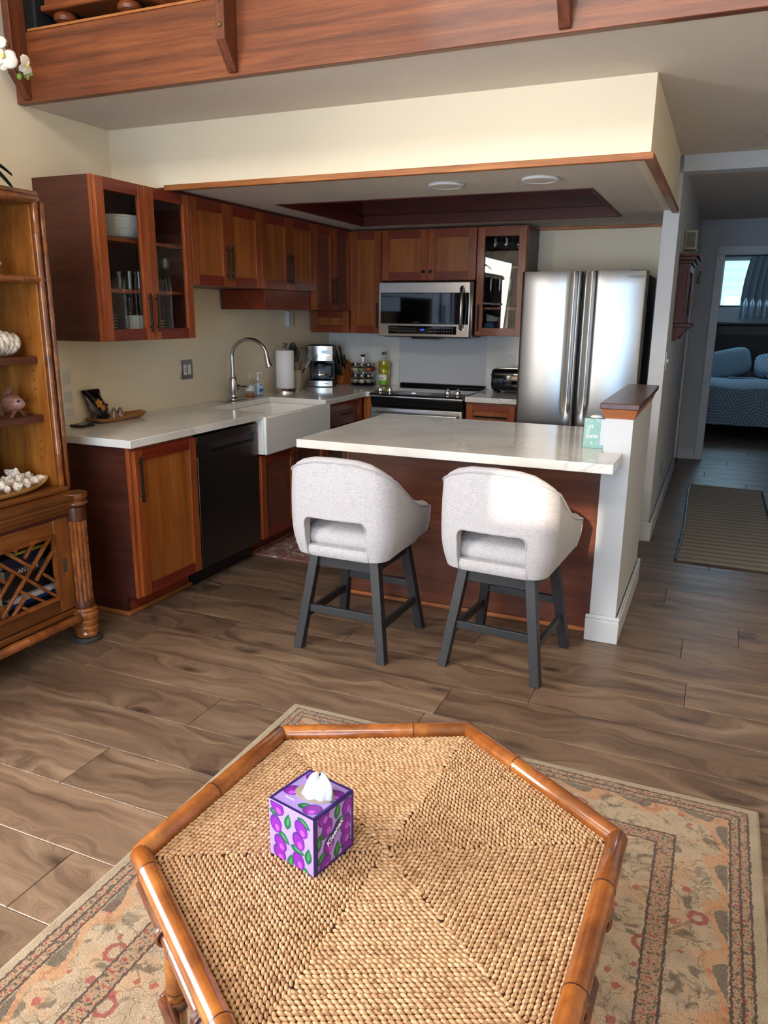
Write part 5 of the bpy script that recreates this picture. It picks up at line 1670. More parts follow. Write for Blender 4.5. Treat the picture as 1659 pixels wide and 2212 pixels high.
# utensil crock
CR = (.085, -.765)
o = thing('utensil_crock', 'cream crock holding black kitchen utensils', 'crock', (CR[0], CR[1], .915))
MB().lathe([(.040, 0), (.046, .004), (.052, .08), (.055, .150), (.057, .153), (.052, .153), (.046, .08), (.04, .01), (0, .008)], (CR[0], CR[1], .915), 24).build('crock_body', plain('cream_stoneware', '#c9c0ae', .4), o)
def utensil(label, kind, dx, dy, h):
    b = Vector((CR[0] - dx * .12, CR[1] - dy * .12, .93))
    t_ = Vector((CR[0] + dx, CR[1] + dy, .915 + h))
    o = thing('kitchen_utensil', label, 'utensil', b, 0, 'utensils in the crock')
    d = (t_ - b).normalized()
    U = Vector((d.y, -d.x, 0))
    U = U.normalized() if U.length > .01 else Vector((1, 0, 0))
    view = (Vector((3.18, -6.12, 0)) - Vector((CR[0], CR[1], 0))).normalized()
    U = Vector((-view.y, view.x, 0))
    U = (U - d * U.dot(d)).normalized()
    N = U.cross(d)
    L = (t_ - b).length
    MB().tube([b, b + d * (L - .10)], [.005, .0055], 8).build('handle', m_blackp, o)
    F = frame(b + d * (L - .105), U, N, d)
    if kind == 'spoon':
        MB(F).ell((0, .055, 0), .030, .055, .008, 16, 8).build('bowl', m_blackp, o)
    elif kind == 'turner':
        MB(F).prism([(-.022, 0), (.022, 0), (.040, .06), (.036, .11), (-.036, .11), (-.040, .06)], -.002, .002).build('blade', m_blackp, o)
    elif kind == 'slotted':
        hd = ring_mb(F @ Matrix.Translation((-.036, 0, -.002)), .072, .115, .007, .004).build('head', m_blackp, o)
        for i in range(4):
            MB(F).box(-.024 + i * .0145, -.019 + i * .0145, .005, .110, -.0018, .0018).build('tine', m_blackp, hd)
    else:
        MB(F).box(-.012, .012, -.02, .10, -.006, .006).build('grip', plain('steel_grip', (.4, .4, .42), .3, .8), o, bev=.004)
utensil('black solid serving spoon standing in the crock', 'spoon', .020, -.060, .365)
utensil('black solid turner standing in the crock', 'turner', .00, -.005, .325)
utensil('black slotted turner leaning toward the coffee maker', 'slotted', .04, .095, .305)
utensil('dark grey handled tool leaning right in the crock', 'tool', .08, .150, .26)
# coffee maker
cmk = thing('coffee_maker', 'black and stainless drip coffee maker with glass carafe', 'coffee maker', (.125, -.375, .9155), R(20))
MB().box(-.105, .105, .02, .115, 0, .335).build('rear_tower', m_blackp, cmk, True, bev=.008)
MB().box(-.102, .102, -.115, .03, 0, .055).build('warming_base', m_blackp, cmk, True, bev=.008)
MB().grid(lambda u, v: (-.098 + .196 * u, -.118 - .010 * math.sin(PI * u), .006 + .044 * v), 16, 1).build('base_fascia', m_steel, cmk, True)
MB().box(-.104, .104, -.110, .03, .210, .340).build('brew_head', m_blackp, cmk, True, bev=.008)
hd = MB().grid(lambda u, v: (-.100 + .200 * u, -.113 - .012 * math.sin(PI * u), .212 + .118 * v), 16, 1).build('head_fascia', m_steel, cmk, True)
MB().box(.010, .078, -.127, -.118, .272, .296).build('display', m_bglass, hd, True)
for i in range(5):
    MB(frame((.016 + i * .014, -.1265, .258), (1, 0, 0), (0, -1, 0))).lathe([(.0045, -.01), (.0045, .001), (0, .001)], n=10).build('button', m_chrome, hd, True)
MB().box(.025, .065, -.1282, -.1270, .026, .030).build('brand_strip', m_print, cmk, True)
cf = MB().lathe([(.052, .058), (.066, .066), (.074, .10), (.072, .135), (.060, .170), (.052, .178)], (-.012, -.045, 0), 28).build('carafe', m_glass, cmk, True)
MB().lathe([(.054, .170), (.054, .186), (.030, .198), (0, .200)], (-.012, -.045, 0), 24).build('carafe_lid', m_blackp, cf, True)
MB().lathe([(.0745, .092), (.0750, .098), (.0745, .104)], (-.012, -.045, 0), 28).build('carafe_band', m_chrome, cf, True)
MB().tube([(.045, -.06, .180), (.088, -.075, .178), (.094, -.078, .14), (.088, -.078, .085), (.066, -.068, .076)], [.009, .010, .010, .009, .007], 8).build('carafe_handle', m_blackp, cf, True)
MB().lathe([(.072, .062), (.074, .066), (.0, .0665)], (-.012, -.045, 0), 24).build('hot_plate', m_chrome, cmk, True)
# knife block
kb = thing('knife_block', 'cherry wood knife block packed with black-handled knives', 'knife block', (.200, -.150, .9155), R(-12))
m_kb = wood('knife_block_wood', ('#7a3a18', '#9c5226', '#b26a36'), 'z', 2, .4)
MB().prism([(-.070, 0), (.065, 0), (.085, .155), (.020, .205), (-.052, .100)], -.050, .050, 'x').build('block', m_kb, kb, True, bev=.003)
MB(frame((0, -.0705, .030), (1, 0, 0), (0, -1, 0))).box(-.025, .025, -.006, .006, 0, .0012).build('name_plate', plain('pale_plate', '#b5aca0', .4, .5), kb, True)
kM = Matrix.Translation((.200, -.150, .9155)) @ Matrix.Rotation(R(-12), 4, 'Z')
ax = Vector((0, -.35, .94)).normalized()
def knife(label, p, L, w, grp, nm='knife'):
    b = kM @ Vector(p)
    d = (kM.to_3x3() @ ax).normalized()
    o = thing(nm, label, 'knife', b, 0, grp)
    MB().tube([b - d * .03, b, b + d * L * .5, b + d * L * .92, b + d * L], [w * .8, w, w * .86, w * 1.05, w * .6], 8).build('handle', m_blackp, o)
    for f in (.3, .6):
        q = b + d * L * f + (kM.to_3x3() @ Vector((0, -1, 0))) * w * .85
        MB().ell(q, .0024, .0024, .0024, 8, 5).build('rivet', m_chrome, o)
for i in range(7):
    knife('black steak knife in the front row of the block, %s from the left' % ORD[i], (-.042 + i * .014, -.062, .100), .075, .0062, 'steak knives in the block')
knife('tallest black knife handle at the top left of the block', (-.034, .00, .165), .135, .0105, None)
knife('black chef knife handle second from the left in the block', (-.010, .02, .185), .145, .0115, None)
knife('black paring knife handle in the middle of the block', (.012, -.01, .150), .105, .010, None)
knife('black sharpening steel handle right of the middle of the block', (.030, .01, .170), .085, .0095, None)
sc_ = thing('kitchen_scissors', 'black-handled kitchen scissors at the right of the knife block', 'scissors', kM @ Vector((.045, -.02, .145)))
for s in (-1, 1):
    c = kM @ Vector((.045 + s * .016, -.045, .205))
    MB().tube([c + (kM.to_3x3() @ Vector((.015 * math.cos(q), -.35 * .022 * math.sin(q), .024 * math.sin(q)))) for q in [2 * PI * i / 14 for i in range(14)]], .0042, 6, True).build('finger_loop', m_blackp, sc_)
MB().tube([kM @ Vector((.045, -.02, .13)), kM @ Vector((.045, -.04, .185))], .009, 8).build('shank', m_blackp, sc_)
# spice carousel
SPX, SPY = .400, -.160
sr = thing('spice_rack', 'two-tier revolving chrome spice rack on a black base', 'spice rack', (SPX, SPY, .9155))
MB().lathe([(.105, 0), (.108, .006), (.085, .020), (.03, .024), (0, .024)], (SPX, SPY, .9155), 8, PI / 8).build('base', m_blackp, sr)
MB().lathe([(.006, .02), (.006, .235), (.012, .237), (.030, .252), (.028, .256), (0, .256)], (SPX, SPY, .9155), 16).build('centre_post', m_chrome, sr)
for z in (.082, .176):
    MB().lathe([(.085, z), (.090, z + .002), (.085, z + .004), (.02, z + .004)], (SPX, SPY, .9155), 16).build('tier_plate', m_blackp, sr)
spice_cols = {'orange': '#a84a1e', 'red': '#8a3218', 'sand': '#b5a888', 'olive': '#7c7a58', 'grey': '#8b867c', 'dark': '#55504a'}
seq = [['sand', 'olive', 'orange', 'red', 'grey', 'sand', 'dark', 'grey'], ['grey', 'sand', 'grey', 'grey', 'dark', 'sand', 'olive', 'grey']]
spm = {k: plain('spice_' + k, c, .7) for k, c in spice_cols.items()}
for tier, z in ((0, .112), (1, .018)):
    for i in range(8):
        q = R(-118 + 45 * i)
        x, y = SPX + .078 * math.cos(q), SPY + .078 * math.sin(q)
        c = seq[tier][i]
        front = math.sin(q) < .2
        tn = 'upper' if tier == 0 else 'lower'
        pos = ['at the front', 'at the front right', 'at the right', 'at the back right', 'at the back', 'at the back left', 'at the left', 'at the front left'][i]
        lab = 'round glass spice jar with chrome lid %s of the %s carousel tier' % (pos, tn)
        grp = 'plain spice jars in the %s tier' % tn
        if c == 'orange':
            lab, grp = 'round spice jar of orange spice in the upper tier', None
        elif c == 'red':
            lab, grp = 'round spice jar of brick red spice in the upper tier', None
        z0 = .9155 + z
        o = thing('spice_jar', lab, 'spice jar', (x, y, z0), 0, grp)
        MB().lathe([(.012, .001), (.024, .006), (.032, .022), (.032, .034), (.024, .050), (.017, .056)], (x, y, z0), 14).build('jar', m_glass, o)
        MB().lathe([(.010, .003), (.022, .008), (.030, .024), (.029, .036), (0, .040)], (x, y, z0), 12).build('spice', spm[c], o)
        MB().lathe([(.020, .055), (.021, .057), (.021, .072), (.018, .075), (0, .075)], (x, y, z0), 14).build('lid', m_chrome, o)
# oil bottle
ob = thing('oil_bottle', 'clear bottle of yellow cooking oil with green cap', 'bottle', (.575, -.115, .9155))
oc = (.575, -.115, .9155)
m_oil = plain('yellow_oil', '#c9b51e', .12, coat=.4)
m_oil.node_tree.nodes['Principled BSDF'].inputs['Transmission Weight'].default_value = .35
bp = [(.036, .002), (.046, .008), (.048, .05), (.047, .095), (.050, .105), (.052, .125), (.047, .142), (.044, .148), (.050, .160), (.053, .180), (.050, .205), (.040, .228), (.024, .243), (.017, .248), (.017, .262)]
MB().lathe(bp, oc, 24).build('bottle_body', m_glass, ob)
MB().lathe([(r - .0025, z + .002) for r, z in bp[:11]] + [(0, .207)], oc, 24).build('oil', m_oil, ob)
MB().lathe([(.020, .255), (.020, .278), (.018, .280), (0, .280)], oc, 16).build('cap', plain('green_cap', '#0e6b3c', .4), ob)
lbl = MB().grid(lambda u, v: (oc[0] + .0492 * math.cos(R(-150 + 110 * u)), oc[1] + .0492 * math.sin(R(-150 + 110 * u)), oc[2] + .018 + .076 * v), 12, 1).build('label', plain('white_label', '#dfe3d8', .5), ob)
MB().grid(lambda u, v: (oc[0] + .0497 * math.cos(R(-150 + 110 * u)), oc[1] + .0497 * math.sin(R(-150 + 110 * u)), oc[2] + .018 + .030 * v), 12, 1).build('green_band', plain('green_label', '#5fa83a', .5), lbl)
text_mb(MB(), 'Crisco', .024, frame((oc[0] - .012, oc[1] - .0502, oc[2] + .066), (1, -.2, 0), (-.2, -1, 0)), .0004, 1, .2).build('label_lettering', plain('red_label', '#b3202c', .5), lbl)
# toaster
to = thing('toaster', 'glossy black two-slice toaster beside the refrigerator', 'toaster', (1.70, -.215, .9155))
m_gb = plain('gloss_black', '#07080a', .08, coat=1.0)
def tsec(x, k):
    pts = []
    for i in range(24):
        q = 2 * PI * i / 24
        cx, sy = math.cos(q), math.sin(q)
        kk = (abs(cx) ** 4 + abs(sy) ** 4) ** (-.25)
        pts.append((x, -.215 + .082 * k * cx * kk, .9155 + .012 + .090 + .088 * k * sy * kk))
    return pts
ls = [tsec(1.560, .90), tsec(1.566, .97), tsec(1.578, 1), tsec(1.822, 1), tsec(1.834, .97), tsec(1.840, .9)]
vs = [p for l in ls for p in l]
fs = [tuple(range(24)), tuple(5 * 24 + i for i in range(23, -1, -1))]
for j in range(5):
    fs += [(j * 24 + i, j * 24 + (i + 1) % 24, (j + 1) * 24 + (i + 1) % 24, (j + 1) * 24 + i) for i in range(24)]
MB().add(vs, fs).build('housing', m_gb, to)
boxes((1.59, 1.81, -.250, -.225, 1.104, 1.1085)).build('slot', m_chrome, to)
boxes((1.59, 1.81, -.205, -.180, 1.104, 1.1085)).build('slot', m_chrome, to)
boxes((1.535, 1.560, -.225, -.205, 1.045, 1.058)).build('lever', m_chrome, to, bev=.003)
for x in (1.59, 1.81):
    boxes((x - .015, x + .015, -.28, -.15, .9155, .930)).build('foot', m_blackp, to)
# wooden tray by the wall
o = dish('serving_tray', '', (.088, -2.775, .9155), .40, .135, .026, plain('acacia_tray', '#9c6c38', .45, bump=.05, bscale=50), .010, 90, 5.0)
tag(o, 'oblong wooden tray holding snacks on the near end of the left worktop', 'tray')
bag = thing('snack_bag', 'black snack bag with orange and maroon flower print leaning on the wall', 'bag', (.06, -2.87, .924))
def bagf(u, v, s):
    w = .066 - .006 * math.sin(PI * v)
    y = -2.885 + (u - .5) * 2 * w + .012 * v * -1 + (1 - v) * .025
    th = .016 * math.sin(PI * min(1, v * .95 + .02)) ** .6 * math.sin(PI * min(1, max(0, u))) ** .5
    return (.070 - .045 * v + s * th + .003 * math.sin(u * 17 + v * 9), y, .926 + .165 * v)
bb = MB().grid(lambda u, v: bagf(u, v, 1), 14, 14).grid(lambda u, v: bagf(u, v, -1), 14, 14).build('pouch', plain('black_foil', '#0b0b0d', .22, coat=.5), bag, ang=60)
for (u, v, r_, c_) in ((.50, .55, .022, '#c88a3c'), (.62, .40, .016, '#c88a3c'), (.80, .42, .026, '#5c1030')):
    p = Vector(bagf(u, v, 1)) + Vector((.0022, 0, 0))
    MB(frame(p, (0, 1, 0), (.96, 0, .26), (-.26, 0, .96))).prism([(r_ * (1 + .22 * math.sin(5 * q)) * math.cos(q), r_ * (1 + .22 * math.sin(5 * q)) * math.sin(q)) for q in [2 * PI * i / 30 for i in range(30)]], -.004, .0015).build('flower_print', plain('flower_print', c_, .4), bb)
m_foil = plain('rose_foil', (.55, .40, .36), .22, .9, bump=.5, bscale=70)
for i, (x, y, s) in enumerate(((.105, -2.815, 1.0), (.085, -2.745, .92))):
    def kf(u, v, s=s, x=x, y=y, i=i):
        r_ = .038 * s * (1 - v) ** .8 * (1 + .12 * math.sin(6 * 2 * PI * u + i) * (1 - v)) + .002
        return (x + r_ * .8 * math.cos(2 * PI * u), y + r_ * math.sin(2 * PI * u), .9225 + .068 * s * v)
    k_ = MB().grid(kf, 30, 8, True).build('candy_pouch', m_foil, ang=50)
    tag(k_, ['larger foil-wrapped teardrop candy in front of the snack bag', 'smaller foil-wrapped teardrop candy behind on the tray'][i], 'candy')
ph = thing('square_gadget', 'small square black item with grey centre on the worktop near the bookcase', 'gadget', (.11, -3.06, .9155))
boxes((.065, .150, -3.105, -3.010, .9155, .928)).build('case', m_blackp, ph, bev=.003)
boxes((.085, .130, -3.085, -3.035, .9278, .9290)).build('screen', plain('grey_screen', '#7b7f84', .2), ph)
# wall things, left wall
pp = thing('posted_notice', 'white printed notice sheets taped to the left wall', 'notice', (0.001, -3.05, .94))
boxes((.001, .0022, -3.17, -2.995, .94, 1.215)).build('sheet', plain('notice_paper', '#dcd6cb', .9), pp)
for i, (z0, z1) in enumerate(((1.13, 1.19), (1.03, 1.09), (.96, 1.0))):
    boxes((.0021, .0026, -3.06, -3.005, z0, z1)).build('printed_block', plain('pale_print', '#c9c4ba', .7), pp)
sw = thing('switch_plate', 'stainless double switch plate above the left worktop', 'switch plate', (.003, -2.02, 1.08))
boxes((.001, .007, -2.082, -1.960, 1.084, 1.207)).build('plate', m_nickel, sw, bev=.002)
boxes((.007, .010, -2.056, -2.028, 1.112, 1.178)).build('gfci_outlet', m_dish, sw, bev=.001)
boxes((.007, .010, -2.012, -1.984, 1.112, 1.178)).build('rocker_switch', m_dish, sw, bev=.001)
boxes((.010, .0112, -2.046, -2.038, 1.148, 1.156)).build('red_button', plain('red_button', '#8a1c1c', .4), sw)
boxes((.010, .0112, -2.046, -2.038, 1.134, 1.142)).build('black_button', m_blackp, sw)
sn = thing('wall_sensor', 'slim white box on the wall below the valance', 'sensor', (.02, -.72, 1.40))
boxes((.001, .035, -.755, -.688, 1.402, 1.522)).build('housing', m_trimw, sn, bev=.004)
boxes((.035, .037, -.735, -.730, 1.41, 1.515)).build('seam', m_print, sn)
ot = thing('outlet_plate', 'white wall outlet above the toaster', 'outlet', (1.636, -.015, 1.09))
boxes((1.600, 1.674, -.020, -.0145, 1.092, 1.206)).build('plate', m_dish, ot, bev=.002)
for z in (1.122, 1.176):
    fo = boxes((1.620, 1.654, -.0225, -.020, z - .018, z + .018)).build('receptacle', m_paper, ot, bev=.002)
    for x in (1.631, 1.643):
        boxes((x - .0015, x + .0015, -.0232, -.0224, z - .002, z + .010)).build('slot', m_blackp, fo)
# decorated tissue carton on the island
sx_ = thing('snow_box', 'pale green printed box reading LET IT SNOW against the half wall', 'box', (2.675, -2.47, .9135))
bx_ = boxes((2.632, 2.726, -2.522, -2.415, .9135, 1.052)).build('carton', plain('snow_green', '#86aea6', .5), sx_, bev=.0015)
wt = plain('white_print', '#eef2ee', .5)
for s_, z, x in (('LET', 1.012, 2.6610), ('IT', .990, 2.6530), ('SNOW', .968, 2.6705)):
    text_mb(MB(), s_, .0235, FY(x, -2.5222, z) @ Matrix.Diagonal((.74, 1, 1, 1)), .0004, 1.08, 0, .0003).build('lettering', wt, bx_)
m = MB()
r2 = random.Random(3)
for i in range(120):
    x, z = 2.635 + r2.random() * .088, .918 + (1 - r2.random() ** 1.7) * .130
    if .946 < z < 1.032 and x < 2.706:
        continue
    a_ = .0007 + r2.random() * .0012
    m.box(x - a_, x + a_, -2.5225, -2.5215, z - a_, z + a_)
m.build('snow_specks', wt, bx_)['kind'] = 'stuff'
boxes((2.708, 2.7335, -2.5235, -2.5200, .93, 1.05)).build('side_flap', plain('pale_lilac_card', '#c4c6d8', .5), sx_)
MB().ell((2.679, -2.468, 1.052), .030, .024, .012, 16, 8).build('tissue', m_paper, sx_)

# ------------------------------------------------------------------ dishes in the glass cabinets
o = thing('serving_bowl', 'large ribbed white serving bowl on the top shelf of the left glass cabinet', 'bowl', (.19, -2.77, 1.8795))
MB().lathe([(.06, 0), (.10, .006), (.125, .05), (.134, .108), (.128, .110), (.118, .05), (.09, .014), (0, .012)], (.19, -2.77, 1.8805), 36).build('bowl_wall', m_dish, o)
for k in range(4):
    MB().tube([(.19 + (.122 + .0038 * k) * math.cos(q), -2.77 + (.122 + .0038 * k) * math.sin(q), 1.925 + .018 * k) for q in [2 * PI * i / 36 for i in range(36)]], .0016, 5, True).build('rib', m_dish, o)
tag(MB().lathe([(.08, 0), (.13, .010), (.132, .012), (.08, .004), (0, .004)], (.19, -2.77, 1.8685), 36).build('plate', m_dish), 'white platter under the large serving bowl', 'plate')
def plates(label, c, n, r_, grp, dz=.012):
    for i in range(n):
        o = MB().lathe([(r_ * .55, 0), (r_ * .95, .010), (r_, .013), (r_ * .93, .014), (r_ * .55, .004), (0, .004)], (c[0], c[1], c[2] + i * dz), 24).build('plate', m_dish)
        tag(o, label + (', topmost' if i == n - 1 else ', %s from the bottom' % ORD[i]), 'plate', grp)
plates('white plate stacked at the near end of the bottom shelf', (.18, -2.965, 1.3830), 7, .105, 'bottom shelf plate stack', .016)
plates('white saucer stacked at the near end of the middle shelf', (.18, -2.97, 1.6185), 6, .085, 'middle shelf saucer stack', .014)
plates('white plate in the far low stack on the bottom shelf', (.17, -2.545, 1.3830), 5, .095, 'far bottom plate stack', .016)
def mug(label, c, mat, h=.095, r_=.042, ang=0.0):
    o = thing('mug', label, 'mug', c)
    MB().lathe([(r_ * .9, 0), (r_, .006), (r_, h), (r_ * .93, h), (r_ * .9, .01), (0, .008)], c, 24).build('cup', mat, o)
    MB().tube([(c[0] + (r_ + .026 * math.sin(PI * i / 8)) * math.cos(ang), c[1] + (r_ + .026 * math.sin(PI * i / 8)) * math.sin(ang), c[2] + .018 + .058 * i / 8) for i in range(9)], .005, 7).build('handle', mat, o)
    return o
m_mugw = plain('cream_mug', '#cdc8ba', .3)
mug('cream mug on the bottom shelf of the left glass cabinet', (.235, -2.735, 1.3830), m_mugw, .105, .05, R(80))
def tumbler(label, c, r_, h, grp):
    o = MB().lathe([(r_ * .85, 0), (r_, h), (r_ * .96, h), (r_ * .8, .006), (0, .006)], c, 16).build('drinking_glass', m_glass)
    tag(o, label, 'glass', grp)
for i, (x, y) in enumerate(((.27, -2.80), (.27, -2.725), (.28, -2.655), (.20, -2.80), (.20, -2.725), (.20, -2.655))):
    tumbler('clear tumbler on the middle shelf, %s row, %s from the left' % (('front', 'back')[i // 3], ORD[i % 3]), (x, y, 1.6185), .032, .095, 'tumblers on the middle shelf')
for i, (x, y) in enumerate(((.26, -2.58), (.26, -2.49), (.17, -2.54))):
    z = 1.6185
    o = thing('wine_glass', ['front left', 'front right', 'rear'][i] + ' stemmed wine glass on the middle shelf of the left cabinet', 'wine glass', (x, y, z), 0, 'wine glasses on the middle shelf')
    MB().lathe([(.032, 0), (.032, .003), (.004, .006), (.0035, .075), (.012, .084), (.036, .115), (.038, .14), (.031, .178), (.0298, .178), (.036, .14), (.034, .118), (.010, .088), (0, .086)], (x, y, z), 20).build('goblet', m_glass, o)
# right cabinet
for i, (x, y) in enumerate(((1.515, -.18), (1.605, -.20), (1.70, -.18))):
    z = 1.8575
    o = thing('wine_glass', ['leftmost', 'middle', 'rightmost'][i] + ' large stemmed glass on the upper shelf beside the microwave', 'wine glass', (x, y, z), 0, 'large stemmed glasses in the right cabinet')
    MB().lathe([(.034, 0), (.034, .003), (.004, .007), (.0035, .09), (.014, .10), (.041, .135), (.044, .165), (.036, .21), (.0348, .21), (.042, .165), (.039, .138), (.012, .104), (0, .102)], (x, y, z), 20).build('goblet', m_glass, o)
for i, (x, y) in enumerate(((1.50, -.20), (1.575, -.22), (1.65, -.20), (1.73, -.20))):
    z = 1.5625
    o = thing('champagne_flute', 'tall clear flute on the middle shelf beside the microwave, %s from the left' % ORD[i], 'flute', (x, y, z), 0, 'flutes in the right cabinet')
    MB().lathe([(.028, 0), (.028, .003), (.004, .007), (.004, .06), (.016, .08), (.026, .13), (.024, .21), (.0228, .21), (.0245, .13), (.014, .084), (0, .082)], (x, y, z), 16).build('goblet', m_glass, o)
m_pink = plain('mauve_mug', '#7c4a50', .3)
mug('mauve mug on the bottom shelf of the right glass cabinet', (1.625, -.275, 1.3735), m_pink, .10, .042, R(0))
mug('second mauve mug at the right of the bottom shelf', (1.722, -.20, 1.3735), m_pink, .10, .040, R(-60))
m_blu = plain('blue_cloth', '#3c5a78', .8, bump=.6, bscale=40)
tag(MB().ell((1.525, -.24, 1.415), .055, .07, .041, 20, 12, .8).build('folded_cloth', m_blu), 'crumpled blue dish cloth on the bottom shelf', 'cloth')
m_crm = plain('cream_towel', '#a79f8c', .9, bump=.6, bscale=60)
o = thing('knit_towel', 'cream waffle towel folded over the blue cloth', 'towel', (1.545, -.20, 1.456))
for i in range(5):
    MB().tube([(1.50 + i * .018, -.26, 1.500 - i * .006), (1.50 + i * .018, -.14, 1.500 - i * .006)], .012, 8).build('fold', m_crm, o)
boxes((1.485, 1.59, -.25, -.13, 1.4565, 1.490)).build('folded_stack', m_crm, o, bev=.008)

# ceiling fixtures
for i, (x, y) in enumerate(((1.800, -2.165), (2.285, -2.180))):
    o = thing('ceiling_fixture', ['round flush cover in the kitchen ceiling nearer the left wall', 'round flush cover in the kitchen ceiling nearer the hall'][i], 'ceiling fixture', (x, y, 2.135))
    MB().lathe([(.088, .015), (.092, .010), (.088, .003), (.078, .001), (.074, .004), (.074, .015)], (x, y, 2.135), 36).build('trim_ring', m_trimw, o)
    MB().lathe([(.0, .004), (.074, .004), (.074, .006), (0, .006)], (x, y, 2.135), 36).build('cover', m_ceil, o)

# ------------------------------------------------------------------ hall and bedroom things
m_cur = wood('curio_mahogany', ('#3a1a11', '#52281a', '#663626'), 'z', 1.5, .5, .0)
cu = thing('wall_curio', 'dark wooden wall curio with crown and small shelf in the hall', 'wall curio', (2.90, 0.0, 1.34))
ya_, yb_ = -.28, .28
boxes((2.846, 2.905, ya_, ya_ + .02, 1.46, 1.86)).build('side_board', m_cur, cu, bev=.002)
boxes((2.846, 2.905, yb_ - .02, yb_, 1.46, 1.86)).build('side_board', m_cur, cu, bev=.002)
boxes((2.846, 2.856, ya_ + .02, yb_ - .02, 1.46, 1.86)).build('back_board', m_cur, cu)
ring_mb(FX(2.905, ya_, 1.46), yb_ - ya_, .40, .05, .016).build('front_frame', m_cur, cu, bev=.003)
boxes((2.906, 2.912, ya_ + .05, yb_ - .05, 1.51, 1.81)).build('front_glass', m_pane, cu)
for i, (dx, z0, z1) in enumerate(((.075, 1.86, 1.88), (.092, 1.88, 1.905), (.112, 1.905, 1.925))):
    boxes((2.846, 2.846 + dx + .015, ya_ - .008 - i * .012, yb_ + .008 + i * .012, z0, z1)).build('crown_step', m_cur, cu, bev=.004)
boxes((2.846, 2.965, ya_ - .015, yb_ + .015, 1.435, 1.46)).build('display_shelf', m_cur, cu, bev=.003)
for y in (ya_ + .01, yb_ - .03):
    MB().prism([(2.846, 1.34), (2.870, 1.34), (2.885, 1.36), (2.895, 1.385), (2.915, 1.40), (2.945, 1.435), (2.846, 1.435)], y, y + .02, 'y').build('scroll_bracket', m_cur, cu)
ch = thing('door_chime', 'beige door chime box high on the hall wall', 'chime', (2.89, .16, 1.975))
m_chm = plain('beige_plastic', '#b7a793', .5)
boxes((2.846, 2.930, .08, .25, 1.975, 2.11)).build('case', m_chm, ch, bev=.006)
boxes((2.858, 2.918, .0785, .0805, 1.992, 2.094)).build('grille', plain('grey_cloth', '#77726b', .8), ch)
ring_mb(FY(2.852, .0795, 1.986), .072, .114, .006, .004).build('grille_frame', m_chm, ch)
lsw = thing('light_switch', 'white light switch plate at the hall corner', 'switch', (2.847, -.66, 1.16))
boxes((2.8455, 2.852, -.695, -.625, 1.165, 1.28)).build('plate', m_dish, lsw, bev=.002)
boxes((2.852, 2.862, -.664, -.656, 1.212, 1.232)).build('toggle', m_dish, lsw)
ho = thing('hall_outlet', 'low wall outlet plate in the hall', 'outlet', (2.847, .05, .31))
boxes((2.8455, 2.851, .015, .085, .315, .43)).build('plate', plain('grey_plate', '#8d9096', .5), ho, bev=.002)
boxes((2.851, 2.853, .035, .065, .335, .41)).build('receptacle', plain('grey_receptacle', '#5d6066', .5), ho)
hk = thing('wall_hook', 'small pale double hook on the wall at the end of the hall', 'hook', (2.872, 2.74, 1.83))
m_hk = plain('bone_hook', '#8a8474', .5)
MB().tube([(2.870, 2.748, 1.90), (2.872, 2.735, 1.87), (2.868, 2.742, 1.84)], [.008, .010, .008], 8).build('stem', m_hk, hk)
MB().tube([(2.870, 2.745, 1.895), (2.885, 2.72, 1.925), (2.895, 2.71, 1.955)], [.008, .007, .006], 8).build('upper_arm', m_hk, hk)
MB().tube([(2.868, 2.742, 1.845), (2.885, 2.715, 1.838), (2.900, 2.71, 1.855)], [.008, .007, .006], 8).build('lower_arm', m_hk, hk)
# bed
def leafprint():
    t = NT('palm_leaf_print')
    v = t.coords()
    vo = t.n('TexVoronoi', {'Vector': v, 'Scale': 3.4})
    rel = t.n('VectorMath', {0: v, 1: vo.outputs[2]}, operation='SUBTRACT').outputs[0]
    # every cell gets a frond turned by its own angle
    sep = t.n('SeparateColor', {0: vo.outputs[1]})
    s3 = t.n('SeparateXYZ', {0: t.n('VectorMath', {0: v, 1: t.n('VectorMath', {0: vo.outputs[2], 1: (1.0, 1.0, 1.0)}, operation='MULTIPLY').outputs[0]}, operation='SUBTRACT').outputs[0]})
    p = t.math('ADD', s3.outputs[0], 0.0)
    q = t.math('ADD', s3.outputs[1], s3.outputs[2])
    an = t.math('MULTIPLY', sep.outputs[0], 6.28)
    ca, sa = t.math('COSINE', an), t.math('SINE', an)
    a = t.math('ADD', t.math('MULTIPLY', p, ca), t.math('MULTIPLY', q, sa))
    b = t.math('ABSOLUTE', t.math('SUBTRACT', t.math('MULTIPLY', q, ca), t.math('MULTIPLY', p, sa)))
    st = t.math('SINE', t.math('MULTIPLY', t.math('ADD', a, t.math('MULTIPLY', b, -.8)), 140.0))
    k = t.ramp(st, [(.45, '#a3b4c4'), (.75, '#5f7388')])
    t.P(Base_Color=k, Roughness=.9)
    return t.m
m_leafp = leafprint()
m_bedw = plain('dark_bed_wood', '#14110f', .4)
bed = thing('bed', 'bed with blue-grey palm leaf duvet and dark headboard in the bedroom', 'bed', (3.95, 5.4, 0))
boxes((2.95, 4.95, 6.30, 6.42, 0.0, 1.385)).build('headboard', m_bedw, bed, bev=.01)
boxes((2.93, 4.97, 6.27, 6.44, 1.385, 1.43)).build('headboard_cap', m_bedw, bed, bev=.01)
boxes((3.05, 4.85, 6.285, 6.30, .75, 1.25)).build('headboard_inlay', wood('inlay_wood', ('#1d1611', '#2b2019', '#3a2c22'), 'x', 2, .5), bed)
boxes((3.04, 4.90, 4.55, 6.30, .20, .34)).build('bed_frame', m_bedw, bed)
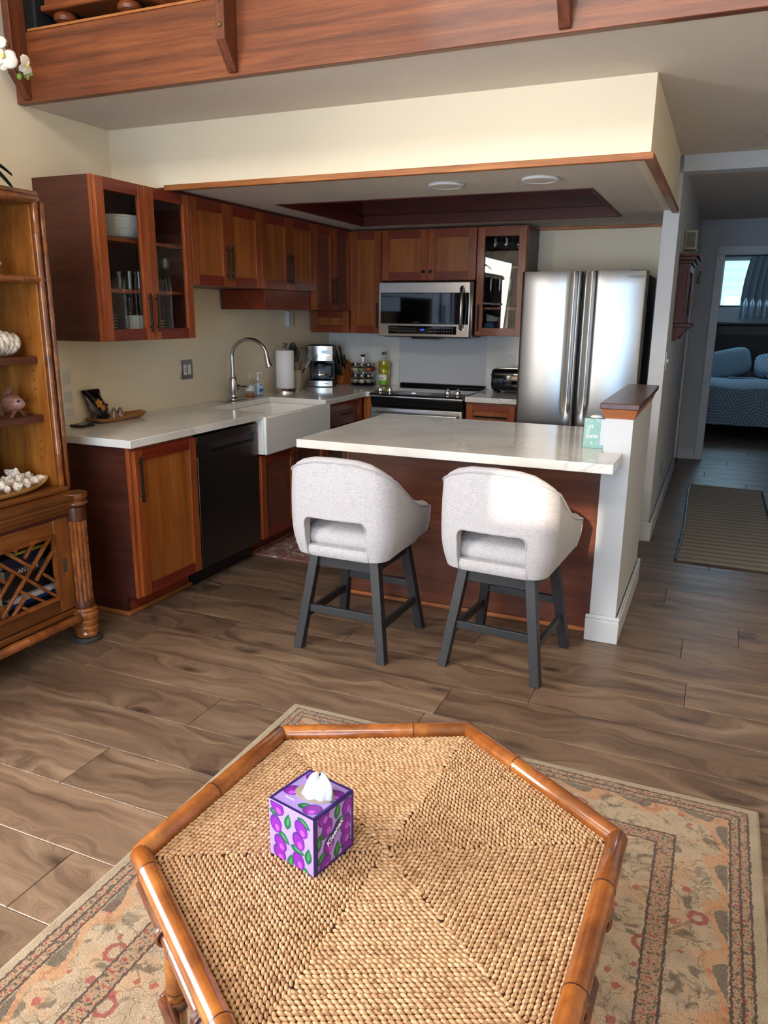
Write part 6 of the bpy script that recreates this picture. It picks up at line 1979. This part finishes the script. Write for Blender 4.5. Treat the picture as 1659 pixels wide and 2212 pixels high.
boxes((3.00, 4.92, 4.52, 6.28, .34, .60)).build('mattress', m_paper, bed, bev=.05, seg=3)
def duvet(u, v):
    # v: 0 foot hem .. 1 head; u: across
    x = 2.955 + 2.0 * u
    L = v * 2.15
    wob = .012 * math.sin(u * 21) + .010 * math.sin(u * 9 + v * 7)
    if L < .46:
        return (x, 4.462 + wob * (1 - L / .46), .175 + L)
    return (x, 4.462 + (L - .46) * 1.04, .635 + .03 * math.sin(PI * min(1, (L - .46) / .25) / 2) + wob * .6)
MB().grid(duvet, 40, 44).build('duvet', m_leafp, bed, ang=60)
MB().grid(lambda u, v: (2.950 - .010 * math.sin(v * 15), 4.462 + 1.75 * v, .175 + .475 * u), 8, 24).build('duvet_side', m_leafp, bed, ang=60)
m_pil = plain('blue_grey_pillowcase', '#8ba0ae', .9, bump=.2, bscale=30)
pw = MB(Matrix.Translation((3.24, 5.93, .86)) @ Matrix.Rotation(R(-14), 4, 'Y') @ Matrix.Rotation(R(62), 4, 'X')).ell((0, 0, 0), .34, .20, .065, 32, 14, .5).build('pillow', m_pil, ang=70)
tag(pw, 'plain blue-grey pillow propped on the left of the bed', 'pillow')
pw = MB(Matrix.Translation((3.98, 6.02, .84)) @ Matrix.Rotation(R(40), 4, 'X')).ell((0, 0, 0), .36, .22, .07, 32, 14, .5).build('pillow', m_leafp, ang=70)
tag(pw, 'palm leaf pillow on the right of the bed', 'pillow')
cu_ = thing('bedroom_curtain', 'pleated grey sheer curtain drawn to the right of the bedroom window', 'curtain', (3.8, 6.40, 1.47))
m_curt = plain('grey_sheer', '#8d98a2', .9)
def curt(u, v):
    x0 = 3.425 - .075 * (1 - v) - .03 * math.sin(v * 3)
    x = x0 + (4.25 - x0) * u
    return (x, 6.385 + .022 * math.sin(u * 62), 1.475 + .86 * v)
MB().grid(curt, 160, 8).build('sheer_panel', m_curt, cu_, ang=80)
MB().cyl((3.0, 6.40, 2.345), (4.4, 6.40, 2.345), .010, n=10).build('curtain_rod', m_black, cu_)
